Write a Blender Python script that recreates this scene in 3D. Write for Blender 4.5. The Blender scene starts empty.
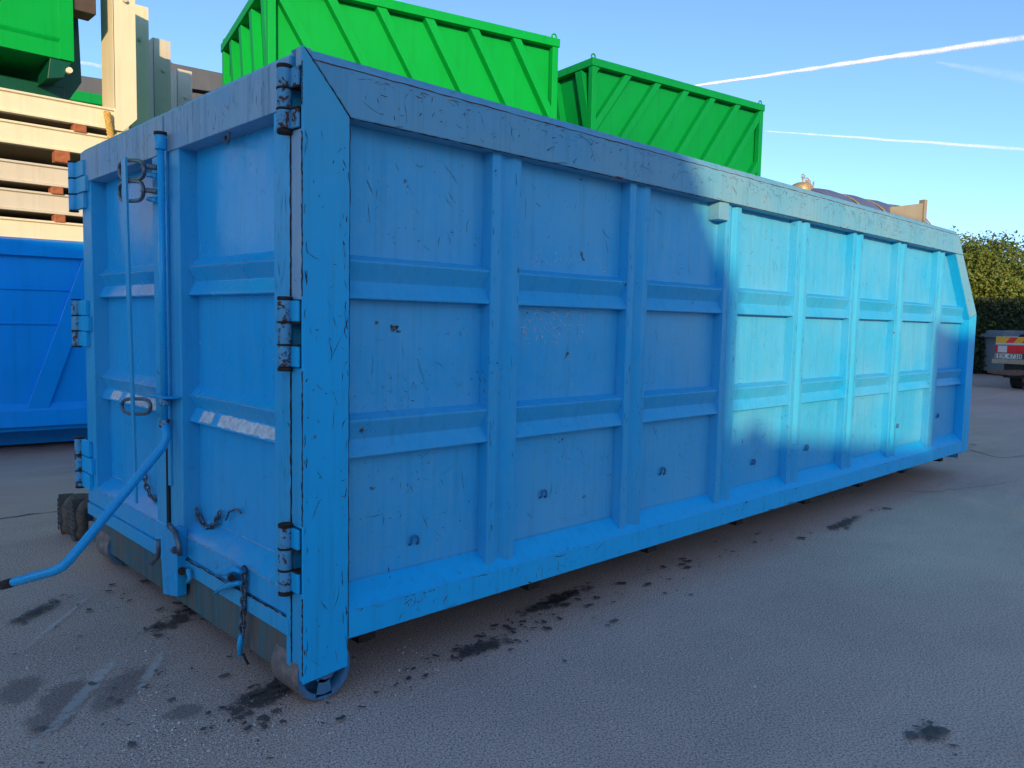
import bpy, bmesh, math, random
from math import sin, cos, pi, radians as R
from mathutils import Vector, Matrix, noise
random.seed(7)
SC = bpy.context.scene
COL = SC.collection

# ------------------------------------------------------------------ camera, world, sun, exposure
CAMP = Vector((-1.3824, -2.4905, 1.4303))
YAW, PIT, ROL, FPX = R(46.0707), R(-4.5504), R(1.1759), 789.229
F_ = Vector((cos(YAW)*cos(PIT), sin(YAW)*cos(PIT), sin(PIT)))
Rr = Vector((sin(YAW), -cos(YAW), 0)); Uu = Rr.cross(F_)
RX = Rr*cos(ROL) + Uu*sin(ROL); UX = -Rr*sin(ROL) + Uu*cos(ROL)
cd = bpy.data.cameras.new('camera'); cam = bpy.data.objects.new('camera', cd); COL.objects.link(cam)
m3 = Matrix((RX, UX, -F_)).transposed()
cam.matrix_world = Matrix.Translation(CAMP) @ m3.to_4x4()
cd.sensor_width = 36; cd.lens = FPX/1024*36; cd.clip_start = 0.02; cd.clip_end = 20000
SC.camera = cam
def ray(u, v): return F_ + RX*((u-512)/FPX) - UX*((v-384)/FPX)
def at(u, v, d): return CAMP + ray(u, v)*d
def onz(u, v, z):
    r = ray(u, v); return CAMP + r*((z-CAMP.z)/r.z)

SUN_AZ, SUN_EL = 232.0, 11.0            # where the sun stands: degrees from +X, degrees up
tosun = Vector((cos(R(SUN_AZ))*cos(R(SUN_EL)), sin(R(SUN_AZ))*cos(R(SUN_EL)), sin(R(SUN_EL))))
W = bpy.data.worlds.new('World'); SC.world = W; W.use_nodes = True
nt = W.node_tree; bg = nt.nodes['Background']
sky = nt.nodes.new('ShaderNodeTexSky'); sky.sky_type = 'NISHITA'; sky.sun_disc = False
sky.sun_elevation = R(SUN_EL); sky.sun_rotation = R(90-SUN_AZ)
sky.altitude = 3000; sky.air_density = 1.0; sky.dust_density = 5; sky.ozone_density = 3.0
nt.links.new(sky.outputs[0], bg.inputs[0]); bg.inputs[1].default_value = 0.15
sd = bpy.data.lights.new('sun', 'SUN'); sd.energy = 2.5; sd.angle = R(0.40); sd.color = (1, .72, .38)
so = bpy.data.objects.new('sun', sd); COL.objects.link(so)
so.rotation_euler = tosun.to_track_quat('Z', 'Y').to_euler()
SC.view_settings.view_transform = 'Standard'; SC.view_settings.look = 'None'
SC.view_settings.exposure = 1.0; SC.view_settings.gamma = 1; SC.view_settings.use_curve_mapping = False

# ------------------------------------------------------------------ mesh helpers
class MB:
    def __init__(s): s.v = []; s.f = []; s.sm = []
    def add(s, vs, fs, smooth=False):
        b = len(s.v); s.v += [tuple(v) for v in vs]
        for f in fs: s.f.append([b+i for i in f]); s.sm.append(smooth)
        return s
    def box(s, a, b):
        x0, y0, z0 = [min(p, q) for p, q in zip(a, b)]; x1, y1, z1 = [max(p, q) for p, q in zip(a, b)]
        return s.add([(x0,y0,z0),(x1,y0,z0),(x1,y1,z0),(x0,y1,z0),(x0,y0,z1),(x1,y0,z1),(x1,y1,z1),(x0,y1,z1)],
                     [(0,3,2,1),(4,5,6,7),(0,1,5,4),(1,2,6,5),(2,3,7,6),(3,0,4,7)])
    def prism(s, prof, fn, t0, t1, smooth=False):
        """prof: list of 2d points; fn(p, t) -> 3d"""
        n = len(prof)
        vs = [fn(p, t0) for p in prof] + [fn(p, t1) for p in prof]
        fs = [(i, (i+1) % n, n+(i+1) % n, n+i) for i in range(n)]
        s.add(vs, fs, smooth); s.add(vs, [tuple(range(n))[::-1], tuple(range(n, 2*n))])
        return s
    def tube(s, pts, r, seg=10, closed=False, smooth=True):
        pts = [Vector(p) for p in pts]; n = len(pts); rs = r if isinstance(r, (list, tuple)) else [r]*n
        rings = []; up = None
        for i, p in enumerate(pts):
            if closed: t = (pts[(i+1) % n]-pts[i-1])
            else: t = (pts[min(i+1, n-1)]-pts[max(i-1, 0)])
            t.normalize()
            if up is None:
                up = Vector((0, 0, 1)) if abs(t.z) < .9 else Vector((1, 0, 0))
            a = t.cross(up).normalized(); b = a.cross(t).normalized(); up = b
            rings.append([p + (a*cos(2*pi*k/seg)+b*sin(2*pi*k/seg))*rs[i] for k in range(seg)])
        vs = [v for rg in rings for v in rg]; fs = []
        for i in range(n if closed else n-1):
            j = (i+1) % n
            for k in range(seg): fs.append((i*seg+k, i*seg+(k+1) % seg, j*seg+(k+1) % seg, j*seg+k))
        s.add(vs, fs, smooth)
        if not closed: s.add(rings[0], [tuple(range(seg))[::-1]]); s.add(rings[-1], [tuple(range(seg))])
        return s
    def build(s, name, mat, parent=None, bevel=0, smooth_angle=None):
        me = bpy.data.meshes.new(name); me.from_pydata(s.v, [], s.f); me.update()
        me.polygons.foreach_set('use_smooth', s.sm)
        bm = bmesh.new(); bm.from_mesh(me); bmesh.ops.remove_doubles(bm, verts=bm.verts, dist=1e-5)
        bmesh.ops.recalc_face_normals(bm, faces=bm.faces); bm.to_mesh(me); bm.free()
        me.materials.append(mat)
        o = bpy.data.objects.new(name, me); COL.objects.link(o)
        if parent: o.parent = parent
        if bevel:
            m = o.modifiers.new('bevel', 'BEVEL'); m.width = bevel; m.segments = 2; m.limit_method = 'ANGLE'; m.angle_limit = R(25)
        return o
    def build_raw(s, name, mat, parent=None):
        me = bpy.data.meshes.new(name); me.from_pydata(s.v, [], s.f); me.update(); me.materials.append(mat)
        o = bpy.data.objects.new(name, me); COL.objects.link(o)
        if parent: o.parent = parent
        return o
def tag(o, label, cat=None, group=None):
    if label: o['label'] = label
    if cat: o['category'] = cat
    if group: o['group'] = group
    return o
def kind(o, k): o['kind'] = k; return o
def empty(name, label, cat, loc=(0,0,0), rz=0, group=None):
    o = bpy.data.objects.new(name, None); COL.objects.link(o); o.location = loc; o.rotation_euler = (0,0,rz)
    o.empty_display_size = .2
    return tag(o, label, cat, group)
def copy_mesh(o, parent=None, loc=None):
    c = o.copy(); COL.objects.link(c)
    if parent: c.parent = parent
    if loc is not None: c.location = loc
    return c
def copy_tree(root, label, loc, rz):
    def rec(o, par):
        c = o.copy(); COL.objects.link(c); c.parent = par
        for ch in o.children: rec(ch, c)
        return c
    c = rec(root, None); c.location = loc; c.rotation_euler = (0,0,rz); c['label'] = label
    return c
X = lambda p, t: (t, p[0], p[1])     # profile in y,z extruded along x
Y = lambda p, t: (p[0], t, p[1])     # profile in x,z extruded along y
Z = lambda p, t: (p[0], p[1], t)     # profile in x,y extruded along z

# ------------------------------------------------------------------ materials
class NB:
    def __init__(s, name):
        s.m = bpy.data.materials.new(name); s.m.use_nodes = True; s.t = s.m.node_tree
        s.b = s.t.nodes['Principled BSDF']; s.co = None
    def n(s, typ, **kw):
        o = s.t.nodes.new(typ)
        for k, v in kw.items(): setattr(o, k, v)
        return o
    def l(s, a, b): s.t.links.new(a, b)
    def coord(s, scale=(1,1,1), world=False, rot=(0,0,0)):
        if world: src = s.n('ShaderNodeNewGeometry').outputs['Position']
        else: src = s.n('ShaderNodeTexCoord').outputs['Object']
        mp = s.n('ShaderNodeMapping'); mp.inputs['Scale'].default_value = scale; mp.inputs['Rotation'].default_value = rot; s.l(src, mp.inputs[0]); return mp.outputs[0]
    def noise(s, vec, scale, detail=4, rough=.6, dist=0):
        o = s.n('ShaderNodeTexNoise'); o.inputs['Scale'].default_value = scale; o.inputs['Detail'].default_value = detail
        o.inputs['Roughness'].default_value = rough; o.inputs['Distortion'].default_value = dist; s.l(vec, o.inputs['Vector']); return o.outputs[0]
    def vor(s, vec, scale, feature='F1', out='Distance'):
        o = s.n('ShaderNodeTexVoronoi', feature=feature); o.inputs['Scale'].default_value = scale; s.l(vec, o.inputs['Vector']); return o.outputs[out]
    def ramp(s, fac, stops, interp='LINEAR'):
        o = s.n('ShaderNodeValToRGB'); o.color_ramp.interpolation = interp
        e = o.color_ramp.elements
        while len(e) < len(stops): e.new(.5)
        for i, (p, c) in enumerate(stops):
            e[i].position = p; e[i].color = (c, c, c, 1) if isinstance(c, (int, float)) else (*c, 1)
        s.l(fac, o.inputs[0]); return o.outputs[0]
    def mix(s, fac, a, b, bt='MIX'):
        o = s.n('ShaderNodeMix', data_type='RGBA', blend_type=bt)
        for sock, v in ((o.inputs[0], fac), (o.inputs[6], a), (o.inputs[7], b)):
            if isinstance(v, (int, float)): sock.default_value = v if sock.type == 'VALUE' else (v, v, v, 1)
            elif isinstance(v, tuple): sock.default_value = (*v, 1)
            else: s.l(v, sock)
        return o.outputs[2]
    def math(s, op, a, b=None, clamp=False):
        o = s.n('ShaderNodeMath', operation=op, use_clamp=clamp)
        for sock, v in ((o.inputs[0], a), (o.inputs[1], b)):
            if v is None: continue
            if isinstance(v, (int, float)): sock.default_value = v
            else: s.l(v, sock)
        return o.outputs[0]
    def bump(s, h, strength=.3, dist=.01):
        o = s.n('ShaderNodeBump'); o.inputs['Strength'].default_value = strength; o.inputs['Distance'].default_value = dist
        s.l(h, o.inputs['Height']); s.l(o.outputs[0], s.b.inputs['Normal'])
    def set(s, col=None, rough=None, metal=None, spec=None):
        for k, v in (('Base Color', col), ('Roughness', rough), ('Metallic', metal), ('Specular IOR Level', spec)):
            if v is None: continue
            if isinstance(v, tuple): s.b.inputs[k].default_value = (*v, 1)
            elif isinstance(v, (int, float)): s.b.inputs[k].default_value = v
            else: s.l(v, s.b.inputs[k])
        return s.m

def paint(name, base, fade, fadeamt=.35, rust=.5, rough=.38, dirt=.35, topz=None, streak=1.0, chip=1.0, skirt=0.0, heavy=False, topfade=None):
    n = NB(name); v = n.coord()
    big = n.noise(v, 1.3, 5, .6); col = n.mix(n.math('MULTIPLY', n.ramp(big, [(.3, 0), (.75, 1)]), fadeamt), base, fade)
    # fine vertical streaks of dirt
    vs = n.coord((28, 28, 1.2)); st = n.noise(vs, 1.0, 4, .65)
    dcol = tuple(c*.45+.02 for c in base)
    col = n.mix(n.math('MULTIPLY', n.ramp(st, [(.5, 0), (.78, 1)]), dirt*streak), col, dcol)
    pale = n.noise(n.coord((40, 40, 2.5)), 1.0, 3, .6)
    col = n.mix(n.math('MULTIPLY', n.ramp(pale, [(.55, 0), (.8, 1)]), .30*streak), col, fade)
    # mottling
    mo = n.noise(v, 22, 4, .7); col = n.mix(n.math('MULTIPLY', n.ramp(mo, [(.45, 0), (.8, 1)]), .22), col, fade)
    if topfade:
        sx0 = n.n('ShaderNodeSeparateXYZ'); n.l(n.coord(), sx0.inputs[0]); mz = n.n('ShaderNodeMapRange')
        n.l(n.math('ADD', sx0.outputs[2], n.math('MULTIPLY', n.math('SUBTRACT', n.noise(v, 4, 5, .7), .5), .9)), mz.inputs[0]); mz.inputs[1].default_value = 1.35; mz.inputs[2].default_value = 2.25
        col = n.mix(n.math('MULTIPLY', mz.outputs[0], .8), col, topfade)
    rcol = n.mix(n.noise(v, 60, 3, .7), (.035, .018, .012), (.16, .065, .03))
    # pits and specks showing rust
    sp = n.vor(v, 34); spm = n.ramp(sp, [(.055, 1), (.10, 0)]); gate = n.ramp(n.noise(v, 3.1, 3, .6), [(.52, 0), (.62, 1)])
    m1 = n.math('MULTIPLY', spm, gate)
    # ragged flaking patches
    fl = n.noise(v, 26 if heavy else 9, 8, .75, .4); m2 = n.ramp(fl, [(.535, 0), (.565, 1)] if heavy else [(.655, 0), (.675, 1)])
    m3_ = n.math('MULTIPLY', n.ramp(n.noise(v, 45, 4, .7), [(.60, 0), (.66, 1)]), n.ramp(n.noise(v, 2.3, 3, .6), [(.56, 0), (.68, 1)]))
    mask = n.math('MAXIMUM', n.math('MAXIMUM', m1, m2), n.math('MULTIPLY', m3_, .8))
    mask = n.math('MULTIPLY', mask, rust*chip, True)
    # bevelled-edge wear
    if topz is not None:
        sx = n.n('ShaderNodeSeparateXYZ'); n.l(n.coord(), sx.inputs[0]); z = sx.outputs[2]
        zz = n.math('ADD', z, n.math('MULTIPLY', n.math('SUBTRACT', n.noise(n.coord((6,6,1)), 3, 6, .75), .5), .10))
        mr = n.n('ShaderNodeMapRange'); n.l(zz, mr.inputs[0]); mr.inputs[1].default_value = topz-.035; mr.inputs[2].default_value = topz
        mask = n.math('MAXIMUM', mask, n.math('MULTIPLY', mr.outputs[0], n.ramp(n.noise(v, 30, 5, .75), [(.50, 0), (.62, .6)])))
    geo = n.n('ShaderNodeNewGeometry')
    pt = n.math('MULTIPLY', n.ramp(geo.outputs['Pointiness'], [(.52, 0), (.58, 1)]), n.ramp(n.noise(v, 14, 4, .7), [(.5, 0), (.6, 1)]))
    col = n.mix(mask, col, rcol)
    if skirt:
        g = n.noise(n.coord((18, 18, 1.5)), 1.0, 5, .7)
        s2 = n.noise(n.coord((34, 34, .9)), 1.0, 5, .75); big2 = n.noise(n.coord((3, 3, .6)), 1.0, 3, .6)
        sc = n.mix(n.ramp(s2, [(.38, 0), (.60, 1)]), (.03, .11, .10), (.13, .13, .06))
        sc = n.mix(n.math('MULTIPLY', n.ramp(s2, [(.44, 0), (.54, 1)]), n.ramp(big2, [(.36, 0), (.52, 1)])), sc, (.24, .10, .03))
        col = n.mix(n.ramp(g, [(.35, skirt), (.62, skirt*.55)]), col, sc)
    rg = n.mix(mask, n.mix(n.noise(v, 7, 4, .6), rough*.75, rough*1.35), .85)
    h = n.math('SUBTRACT', n.math('ADD', n.math('MULTIPLY', n.noise(n.coord((9, 9, 4)), 1.0, 3, .5), 1.2), n.math('MULTIPLY', n.noise(v, 2.1, 2, .5), 4.0)), n.math('MULTIPLY', mask, .12))
    fine = n.math('ADD', h, n.math('MULTIPLY', n.noise(v, 90, 3, .6), .05))
    n.bump(fine, .30, .012)
    return n.set(col, rg, 0, .32)

BLUE = (.008, .165, .46); FADE = (.075, .27, .46)
M = {}
M['post'] = paint('blue_paint', (.002, .47, .88), (.02, .49, .80), .6, .75, .45, topfade=(.09, .44, .62), dirt=.5)
M['panel'] = paint('blue_panel_paint', (.012, .44, .80), (.22, .50, .66), .55, 1.0, .32)
M['rib'] = paint('blue_rib_paint', (.008, .42, .78), (.15, .47, .70), .55, .9, .36)
M['rail'] = paint('faded_rail_paint', (.085, .40, .62), (.24, .43, .52), .9, 1.0, .5, topz=2.325, dirt=.4)
M['doorrail'] = paint('weathered_door_rail_paint', (.20, .42, .62), (.42, .50, .54), .9, .9, .5, dirt=.9)
M['sill'] = paint('blue_sill_paint', (.003, .49, .92), (.03, .53, .86), .5, 1.0, .42)
M['door'] = paint('blue_door_paint', (.006, .43, .82), (.11, .48, .76), .55, .5, .24)
M['doorf'] = paint('blue_door_frame_paint', (.008, .42, .76), (.11, .47, .68), .7, .7, .38)
M['skirt'] = paint('grimy_skirt_paint', (.04, .22, .34), (.12, .24, .24), .6, 1.0, .75, skirt=.9)
M['worn'] = paint('worn_hinge_paint', (.06, .36, .62), (.22, .42, .50), .7, 1.6, .6, chip=1.4, heavy=True)
M['lever'] = paint('lever_paint', (.006, .41, .80), (.06, .47, .76), .4, .6, .26)
def simple(name, col, rough=.5, metal=0, var=.25, scale=8, bump=.0, spec=.5):
    n = NB(name); v = n.coord(); f = n.noise(v, scale, 5, .65)
    c = n.mix(n.ramp(f, [(.3, 0), (.75, 1)]), tuple(x*(1-var) for x in col), tuple(min(1, x*(1+var)) for x in col))
    if bump: n.bump(n.noise(v, scale*6, 4, .6), bump, .005)
    return n.set(c, rough, metal, spec)
M['rust'] = simple('dark_rust', (.045, .022, .014), .9, 0, .6, 40, .5)
M['dark'] = simple('dark_gap', (.012, .013, .016), .9)
M['steel'] = simple('greasy_chain_steel', (.15, .17, .20), .42, .5, .5, 30, .2)
M['hook'] = simple('dull_hook_steel', (.05, .20, .38), .6, .3, .4, 60)
M['weld'] = simple('pale_weld_edge', (.32, .46, .55), .5, 0, .4, 40)
M['roller'] = paint('roller_paint', (.02, .20, .42), (.10, .26, .36), .7, 1.2, .6, skirt=.25)
M['redrust'] = simple('reddish_rust', (.17, .06, .045), .9, 0, .6, 40)
M['tread'] = simple('worn_roller_steel', (.26, .19, .16), .75, 0, .5, 18, .4)
def clean(name, col, fade, rough=.35, spec=.35, dirt=.3):
    n = NB(name); v = n.coord(); c = n.mix(n.ramp(n.noise(v, 1.1, 4, .6), [(.3, 0), (.8, 1)]), col, fade)
    c = n.mix(n.math('MULTIPLY', n.ramp(n.noise(n.coord((14, 14, 1)), 1, 4, .6), [(.5, 0), (.8, 1)]), .3), c, tuple(x*.55+.003 for x in col))
    c = n.mix(n.math('MULTIPLY', n.ramp(n.noise(v, .8, 3, .6), [(.4, 0), (.65, 1)]), .28), c, tuple(x*.72 for x in col))
    n.bump(n.noise(v, 2.2, 3, .5), .2, .03)
    return n.set(c, rough, 0, spec)
M['green'] = clean('green_paint', (.0, .36, .05), (.001, .39, .06), .55, .12)
M['green2'] = clean('deep_green_paint', (.0, .27, .05), (.001, .30, .06), .55, .15)
M['gdark'] = clean('dark_green_paint', (.002, .07, .035), (.003, .09, .045))
M['skip'] = clean('bright_blue_paint', (.001, .34, .95), (.004, .38, .95), .26)
M['cream'] = clean('cream_primer', (.78, .70, .50), (.82, .74, .54), .6)
M['cream_grey_shade'] = clean('grey_cream_with_shade', (.60, .55, .44), (.66, .61, .50), .6)  # grey cream; on two stacked frames the grey is shade put into colour
M['tan'] = clean('tan_board_paint', (.30, .27, .20), (.36, .32, .24), .6)
M['grey'] = clean('grey_steel_paint', (.07, .085, .11), (.10, .11, .14), .6)
M['brick'] = simple('rusty_orange_block', (.36, .12, .05), .9, 0, .4, 20, .4)
M['brown'] = simple('brown_box_paint', (.08, .055, .045), .8)
M['tank'] = clean('grey_tank_paint', (.10, .125, .22), (.14, .165, .27), .45)
M['brass'] = simple('brassy_dome_metal', (.45, .33, .16), .45, .3, .3, 20)

# ------------------------------------------------------------------ ground
def asphalt():
    n = NB('asphalt'); v = n.coord(world=True)
    big = n.noise(v, .35, 6, .6); mid = n.noise(n.coord((1, 1, 1), True), 2.2, 6, .7)
    c = n.mix(n.ramp(big, [(.35, 0), (.7, 1)]), (.64, .385, .275), (.90, .555, .41))
    c = n.mix(n.math('MULTIPLY', n.ramp(mid, [(.45, 0), (.75, 1)]), .5), c, (.54, .355, .27))
    swp = n.noise(n.coord((.35, 1.6, 1), True, (0, 0, R(-38))), 1.1, 6, .65, .6)
    c = n.mix(n.math('MULTIPLY', n.ramp(swp, [(.46, 0), (.66, 1)]), .55), c, (.95, .61, .46))
    ag = n.noise(v, 115, 3, .9); c = n.mix(n.math('MULTIPLY', n.ramp(ag, [(.52, 0), (.60, 1)]), .85), c, (1, .80, .68))
    ag2 = n.noise(n.coord((1.1, .9, 1), True, (0, 0, .7)), 125, 3, .9); c = n.mix(n.math('MULTIPLY', n.ramp(ag2, [(.51, 0), (.58, 1)]), .95), c, (.13, .088, .075))
    # pale grit
    sp = n.vor(v, 70); gate = n.ramp(n.noise(v, 3.3, 4, .7), [(.5, 0), (.62, 1)])
    c = n.mix(n.math('MULTIPLY', n.ramp(sp, [(.07, 1), (.13, 0)]), gate), c, (.75, .68, .60))
    # cracks
    wv = n.mix(.14, v, n.n('ShaderNodeTexNoise').outputs[1]) if False else v
    ck = n.vor(n.coord((.35, .35, .35), True), 1.0, 'DISTANCE_TO_EDGE')
    # small dark drips
    dr = n.noise(v, 6.5, 6, .72); c = n.mix(n.math('MULTIPLY', n.ramp(dr, [(.69, 0), (.75, 1)]), .5), c, (.12, .10, .085))
    h = n.math('ADD', n.noise(v, 210, 3, .9), n.math('MULTIPLY', n.noise(v, 7, 4, .6), .8))
    n.bump(h, .22, .005)
    return n.set(c, n.ramp(n.noise(v, 5, 4, .6), [(.3, .62), (.7, .85)]), 0, .4)
M['asphalt'] = asphalt()
g = MB()
def gh(x, y): return 0.0
g.add([(-300,-300,0),(400,-300,0),(400,400,0),(-300,400,0)], [(0,1,2,3)])
kind(g.build_raw('ground', M['asphalt']), 'structure')
# land that carries the ground on to the horizon
M['farland'] = simple('far_land', (.06, .075, .05), .95, 0, .3, .02)
fl = MB().add([(-9000,-9000,-.4),(9000,-9000,-.4),(9000,9000,-.4),(-9000,9000,-.4)], [(0,1,2,3)])
kind(fl.build_raw('terrain', M['farland']), 'structure')

# soft stains and dried marks, thin sheets just over the asphalt
def stain_mat(name, col, strength, scale, edge=.5, rough=.7, stretch=(1,1,1)):
    n = NB(name); tc = n.n('ShaderNodeTexCoord').outputs['Generated']
    mp = n.n('ShaderNodeMapping'); n.l(tc, mp.inputs[0]); mp.inputs['Location'].default_value = (-1, -1, 0); mp.inputs['Scale'].default_value = (2, 2, 0)
    g_ = n.n('ShaderNodeTexGradient', gradient_type='SPHERICAL'); n.l(mp.outputs[0], g_.inputs[0])
    ns = n.noise(n.coord(stretch, True), scale, 7, .72)
    a = n.math('ADD', n.math('MULTIPLY', g_.outputs[1], 1.1), n.math('MULTIPLY', n.math('SUBTRACT', ns, .5), 1.9))
    a = n.ramp(a, [(edge, 0), (min(.99, edge+.28), strength)])
    n.l(a, n.b.inputs['Alpha'])
    n.bump(n.noise(n.coord(world=True), 130, 4, .8), .4, .006)
    return n.set(col, rough, 0, .4)
M['oil'] = stain_mat('oil_stain', (.10, .08, .07), .72, 15.0, .50, .6)
M['oilsoft'] = stain_mat('soft_grease_stain', (.20, .15, .13), .34, 9.0, .20, .8)
M['drip'] = stain_mat('tar_drips', (.04, .034, .03), .9, 20.0, .70, .55)
M['chalk'] = stain_mat('pale_scrape', (.90, .78, .66), .45, 34.0, .55, .9)
M['grime'] = stain_mat('brown_grime', (.28, .205, .155), .34, 9.0, .15, .85)
lvl = [0]
def stain(px, py, ru, rv, mat, ang=None, nm='oil_stain', lab=None):
    """centre in the photo, half sizes in metres, direction in degrees"""
    c = onz(px, py, 0); lvl[0] += 1
    m = MB().add([(-ru,-rv,0),(ru,-rv,0),(ru,rv,0),(-ru,rv,0)], [(0,1,2,3)])
    o = m.build_raw(nm, M[mat]); o.location = (c.x, c.y, .0035+.0006*lvl[0]); o.rotation_euler = (0,0,R(ang or 0))
    kind(o, 'structure'); return o
stain(268, 695, .34, .16, 'oil', 10)
stain(195, 607, .40, .14, 'drip', 20)
stain(175, 622, .30, .12, 'oil', 30)
stain(60, 705, .30, .12, 'oilsoft', 60)
stain(120, 690, .26, .10, 'oilsoft', 50)
stain(183, 713, .10, .07, 'oilsoft', 0)
stain(20, 690, .18, .10, 'oilsoft', 50)
stain(85, 695, .75, .06, 'chalk', 52, 'pale_scrape')
stain(150, 675, .45, .05, 'chalk', 56, 'pale_scrape')
stain(60, 622, .75, .035, 'chalk', 52, 'pale_scrape')
stain(480, 650, .34, .09, 'oil', 0)
stain(560, 600, .8, .16, 'drip', 5)
stain(845, 524, .55, .10, 'oil', 5)
stain(930, 735, .09, .08, 'oil', 40)
stain(615, 623, .06, .04, 'oil', 0)
stain(40, 612, .5, .12, 'drip', 40)

def spots(name, mat, seedv, clusters, zoff=.011, lab=None):
    """clusters: (px, py, spread_u, spread_v, dir, count, size)"""
    rr = random.Random(seedv); m = MB()
    for (u, v, su, sv, ang, cnt, size) in clusters:
        c = onz(u, v, 0); ca, sa = cos(R(ang)), sin(R(ang))
        for _ in range(cnt):
            a, b = rr.gauss(0, su*.5), rr.gauss(0, sv*.5); x, y = c.x+a*ca-b*sa, c.y+a*sa+b*ca
            s_ = size*(.25+rr.random()**3*1.3); n_ = 9; st_ = rr.uniform(.5, 1); rot = rr.uniform(0, pi); ph = rr.uniform(0, 6)
            ring = []
            for k in range(n_):
                t = 2*pi*k/n_; q = s_*(1+.35*sin(2*t+ph)+.3*rr.uniform(-1, 1)); px_, py_ = q*cos(t), q*sin(t)*st_
                ring.append((x+px_*cos(rot)-py_*sin(rot), y+px_*sin(rot)+py_*cos(rot), zoff+rr.random()*.0008))
            m.add(ring, [tuple(range(n_))])
    return kind(m.build_raw(name, mat), 'structure')
M['tar'] = simple('tar_spot', (.12, .095, .085), .6, 0, .5, 60, .4)
M['tarsoft'] = simple('faded_oil_spot', (.17, .14, .12), .8, 0, .4, 60, .4)
spots('oil_spots', M['tar'], 5, [(270, 700, .34, .16, 20, 90, .016), (180, 617, .42, .14, 30, 60, .016), (130, 590, .6, .2, 40, 40, .014), (255, 715, .3, .15, 20, 20, .011),
      (480, 648, .40, .10, 0, 110, .013), (520, 625, .5, .12, 10, 40, .015), (600, 595, .9, .18, 3, 36, .017), (700, 562, 1.0, .16, 3, 30, .02), (390, 690, .5, .15, 0, 26, .012),
      (845, 524, .8, .14, 0, 26, .022), (960, 440, 2.2, .8, 0, 26, .03), (330, 735, .5, .25, 0, 12, .008), (540, 610, .25, .08, 0, 12, .03)])
spots('faded_oil_spots', M['tarsoft'], 6, [(640, 610, 1.6, .3, 0, 26, .010), (80, 640, .8, .35, 45, 16, .012), (930, 735, .10, .06, 30, 14, .025), (150, 700, .5, .2, 30, 30, .02)], .009)
def crack(pts, w, seedv):
    rr = random.Random(seedv); m = MB(); P = [onz(u, v, .0032) for u, v in pts]; path = []
    for a, b in zip(P[:-1], P[1:]):
        k_ = max(2, int((b-a).length/.06))
        for k in range(k_): path.append(a.lerp(b, k/k_)+Vector((rr.gauss(0, .012), rr.gauss(0, .012), 0)))
    path.append(P[-1]); vs = []
    for k, p in enumerate(path):
        q = path[min(k+1, len(path)-1)]-path[max(k-1, 0)]; nn = Vector((-q.y, q.x, 0)).normalized()*w*rr.uniform(.3, 1.2); vs += [p+nn, p-nn]
    m.add(vs, [(2*k, 2*k+1, 2*k+3, 2*k+2) for k in range(len(path)-1)]); return kind(m.build_raw('crack', M['tar']), 'structure')
crack([(-10, 520), (30, 514), (60, 511)], .010, 1)
crack([(800, 505), (870, 488), (930, 492), (1030, 480)], .004, 2)
crack([(970, 450), (1000, 458), (1030, 455)], .010, 4)
def grit(name, mat, seedv, n_, boxes):
    rr = random.Random(seedv); m = MB()
    for k in range(n_):
        u0, v0, u1, v1 = rr.choice(boxes); p = onz(rr.uniform(u0, u1), rr.uniform(v0, v1), 0); s_ = rr.uniform(.0012, .0045)
        if rr.random() < .05: s_ *= 1.9
        b = [(p.x+s_*cos(t)*rr.uniform(.7, 1.2), p.y+s_*sin(t)*rr.uniform(.7, 1.2), .003) for t in (0, 1.4, 2.9, 4.3)]
        m.add(b+[(p.x+rr.uniform(-.3, .3)*s_, p.y, .004+s_*.7)], [(0,1,4), (1,2,4), (2,3,4), (3,0,4)])
    return kind(m.build_raw(name, mat), 'stuff')
M['grit'] = simple('pale_grit', (.75, .66, .58), .9, 0, .3, 90)
tag(grit('grit', M['grit'], 9, 1500, [(120, 690, 340, 768), (0, 600, 340, 768), (340, 640, 1024, 768), (360, 600, 800, 700), (130, 720, 260, 768)]), 'loose pale grit scattered over the asphalt in front of the container', 'grit')

# ------------------------------------------------------------------ the main container
C = empty('open_top_container', 'long open-top waste container in scratched two-tone blue paint, double doors at the near end', 'container', (0, 0, .035))
L_, W_, H_, PW = 7.43, 2.5, 2.318, .187
RZ = 2.107            # lower edge of top rail
bz0, bz1, bz2, WY = .19, .295, .379, .085
# far end profile: vertical up to zk then slants back
ZK, XT = 1.56, 6.72     # kink height, x of the top far corner
rng = random.Random(3)
# side sheet, one plate per field between the ribs
ribx = [.905, 1.848, 2.76, 3.652, 4.53, 5.40, 6.33]; RW = .172
RF, RV = .027, .047     # rib front, rib groove
fields = [PW] + ribx + [L_-.20]
hz = [1.61, 1.012]
def endx(z, off=0):      # inner line of the far end frame at height z
    return L_-.20 if z < ZK else L_-.20 - (z-ZK)*(L_-XT)/(H_-ZK)
prow = [(bz2-.03, hz[1]-.07), (hz[1]-.07, hz[0]-.07), (hz[0]-.07, RZ+.03)]
for i in range(8):
    a = fields[i] if i == 0 else fields[i]+RW*.5; b = fields[i+1]+RW*.5 if i < 7 else None
    for (z0, z1) in prow:
        d = rng.uniform(-.0015, .0015)
        if b is None: prof = [(a, z0), (endx(z0)+.05, z0)] + ([(endx(ZK)+.05, ZK)] if z1 > ZK > z0 else []) + [(endx(z1)+.05, z1), (a, z1)]
        else: prof = [(a, z0), (b, z0), (b, z1), (a, z1)]
        MB().prism(prof, lambda p, t: (p[0], t, p[1]), WY+d, WY+.006+d).build('side_panel', M['panel'], C)
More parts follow.
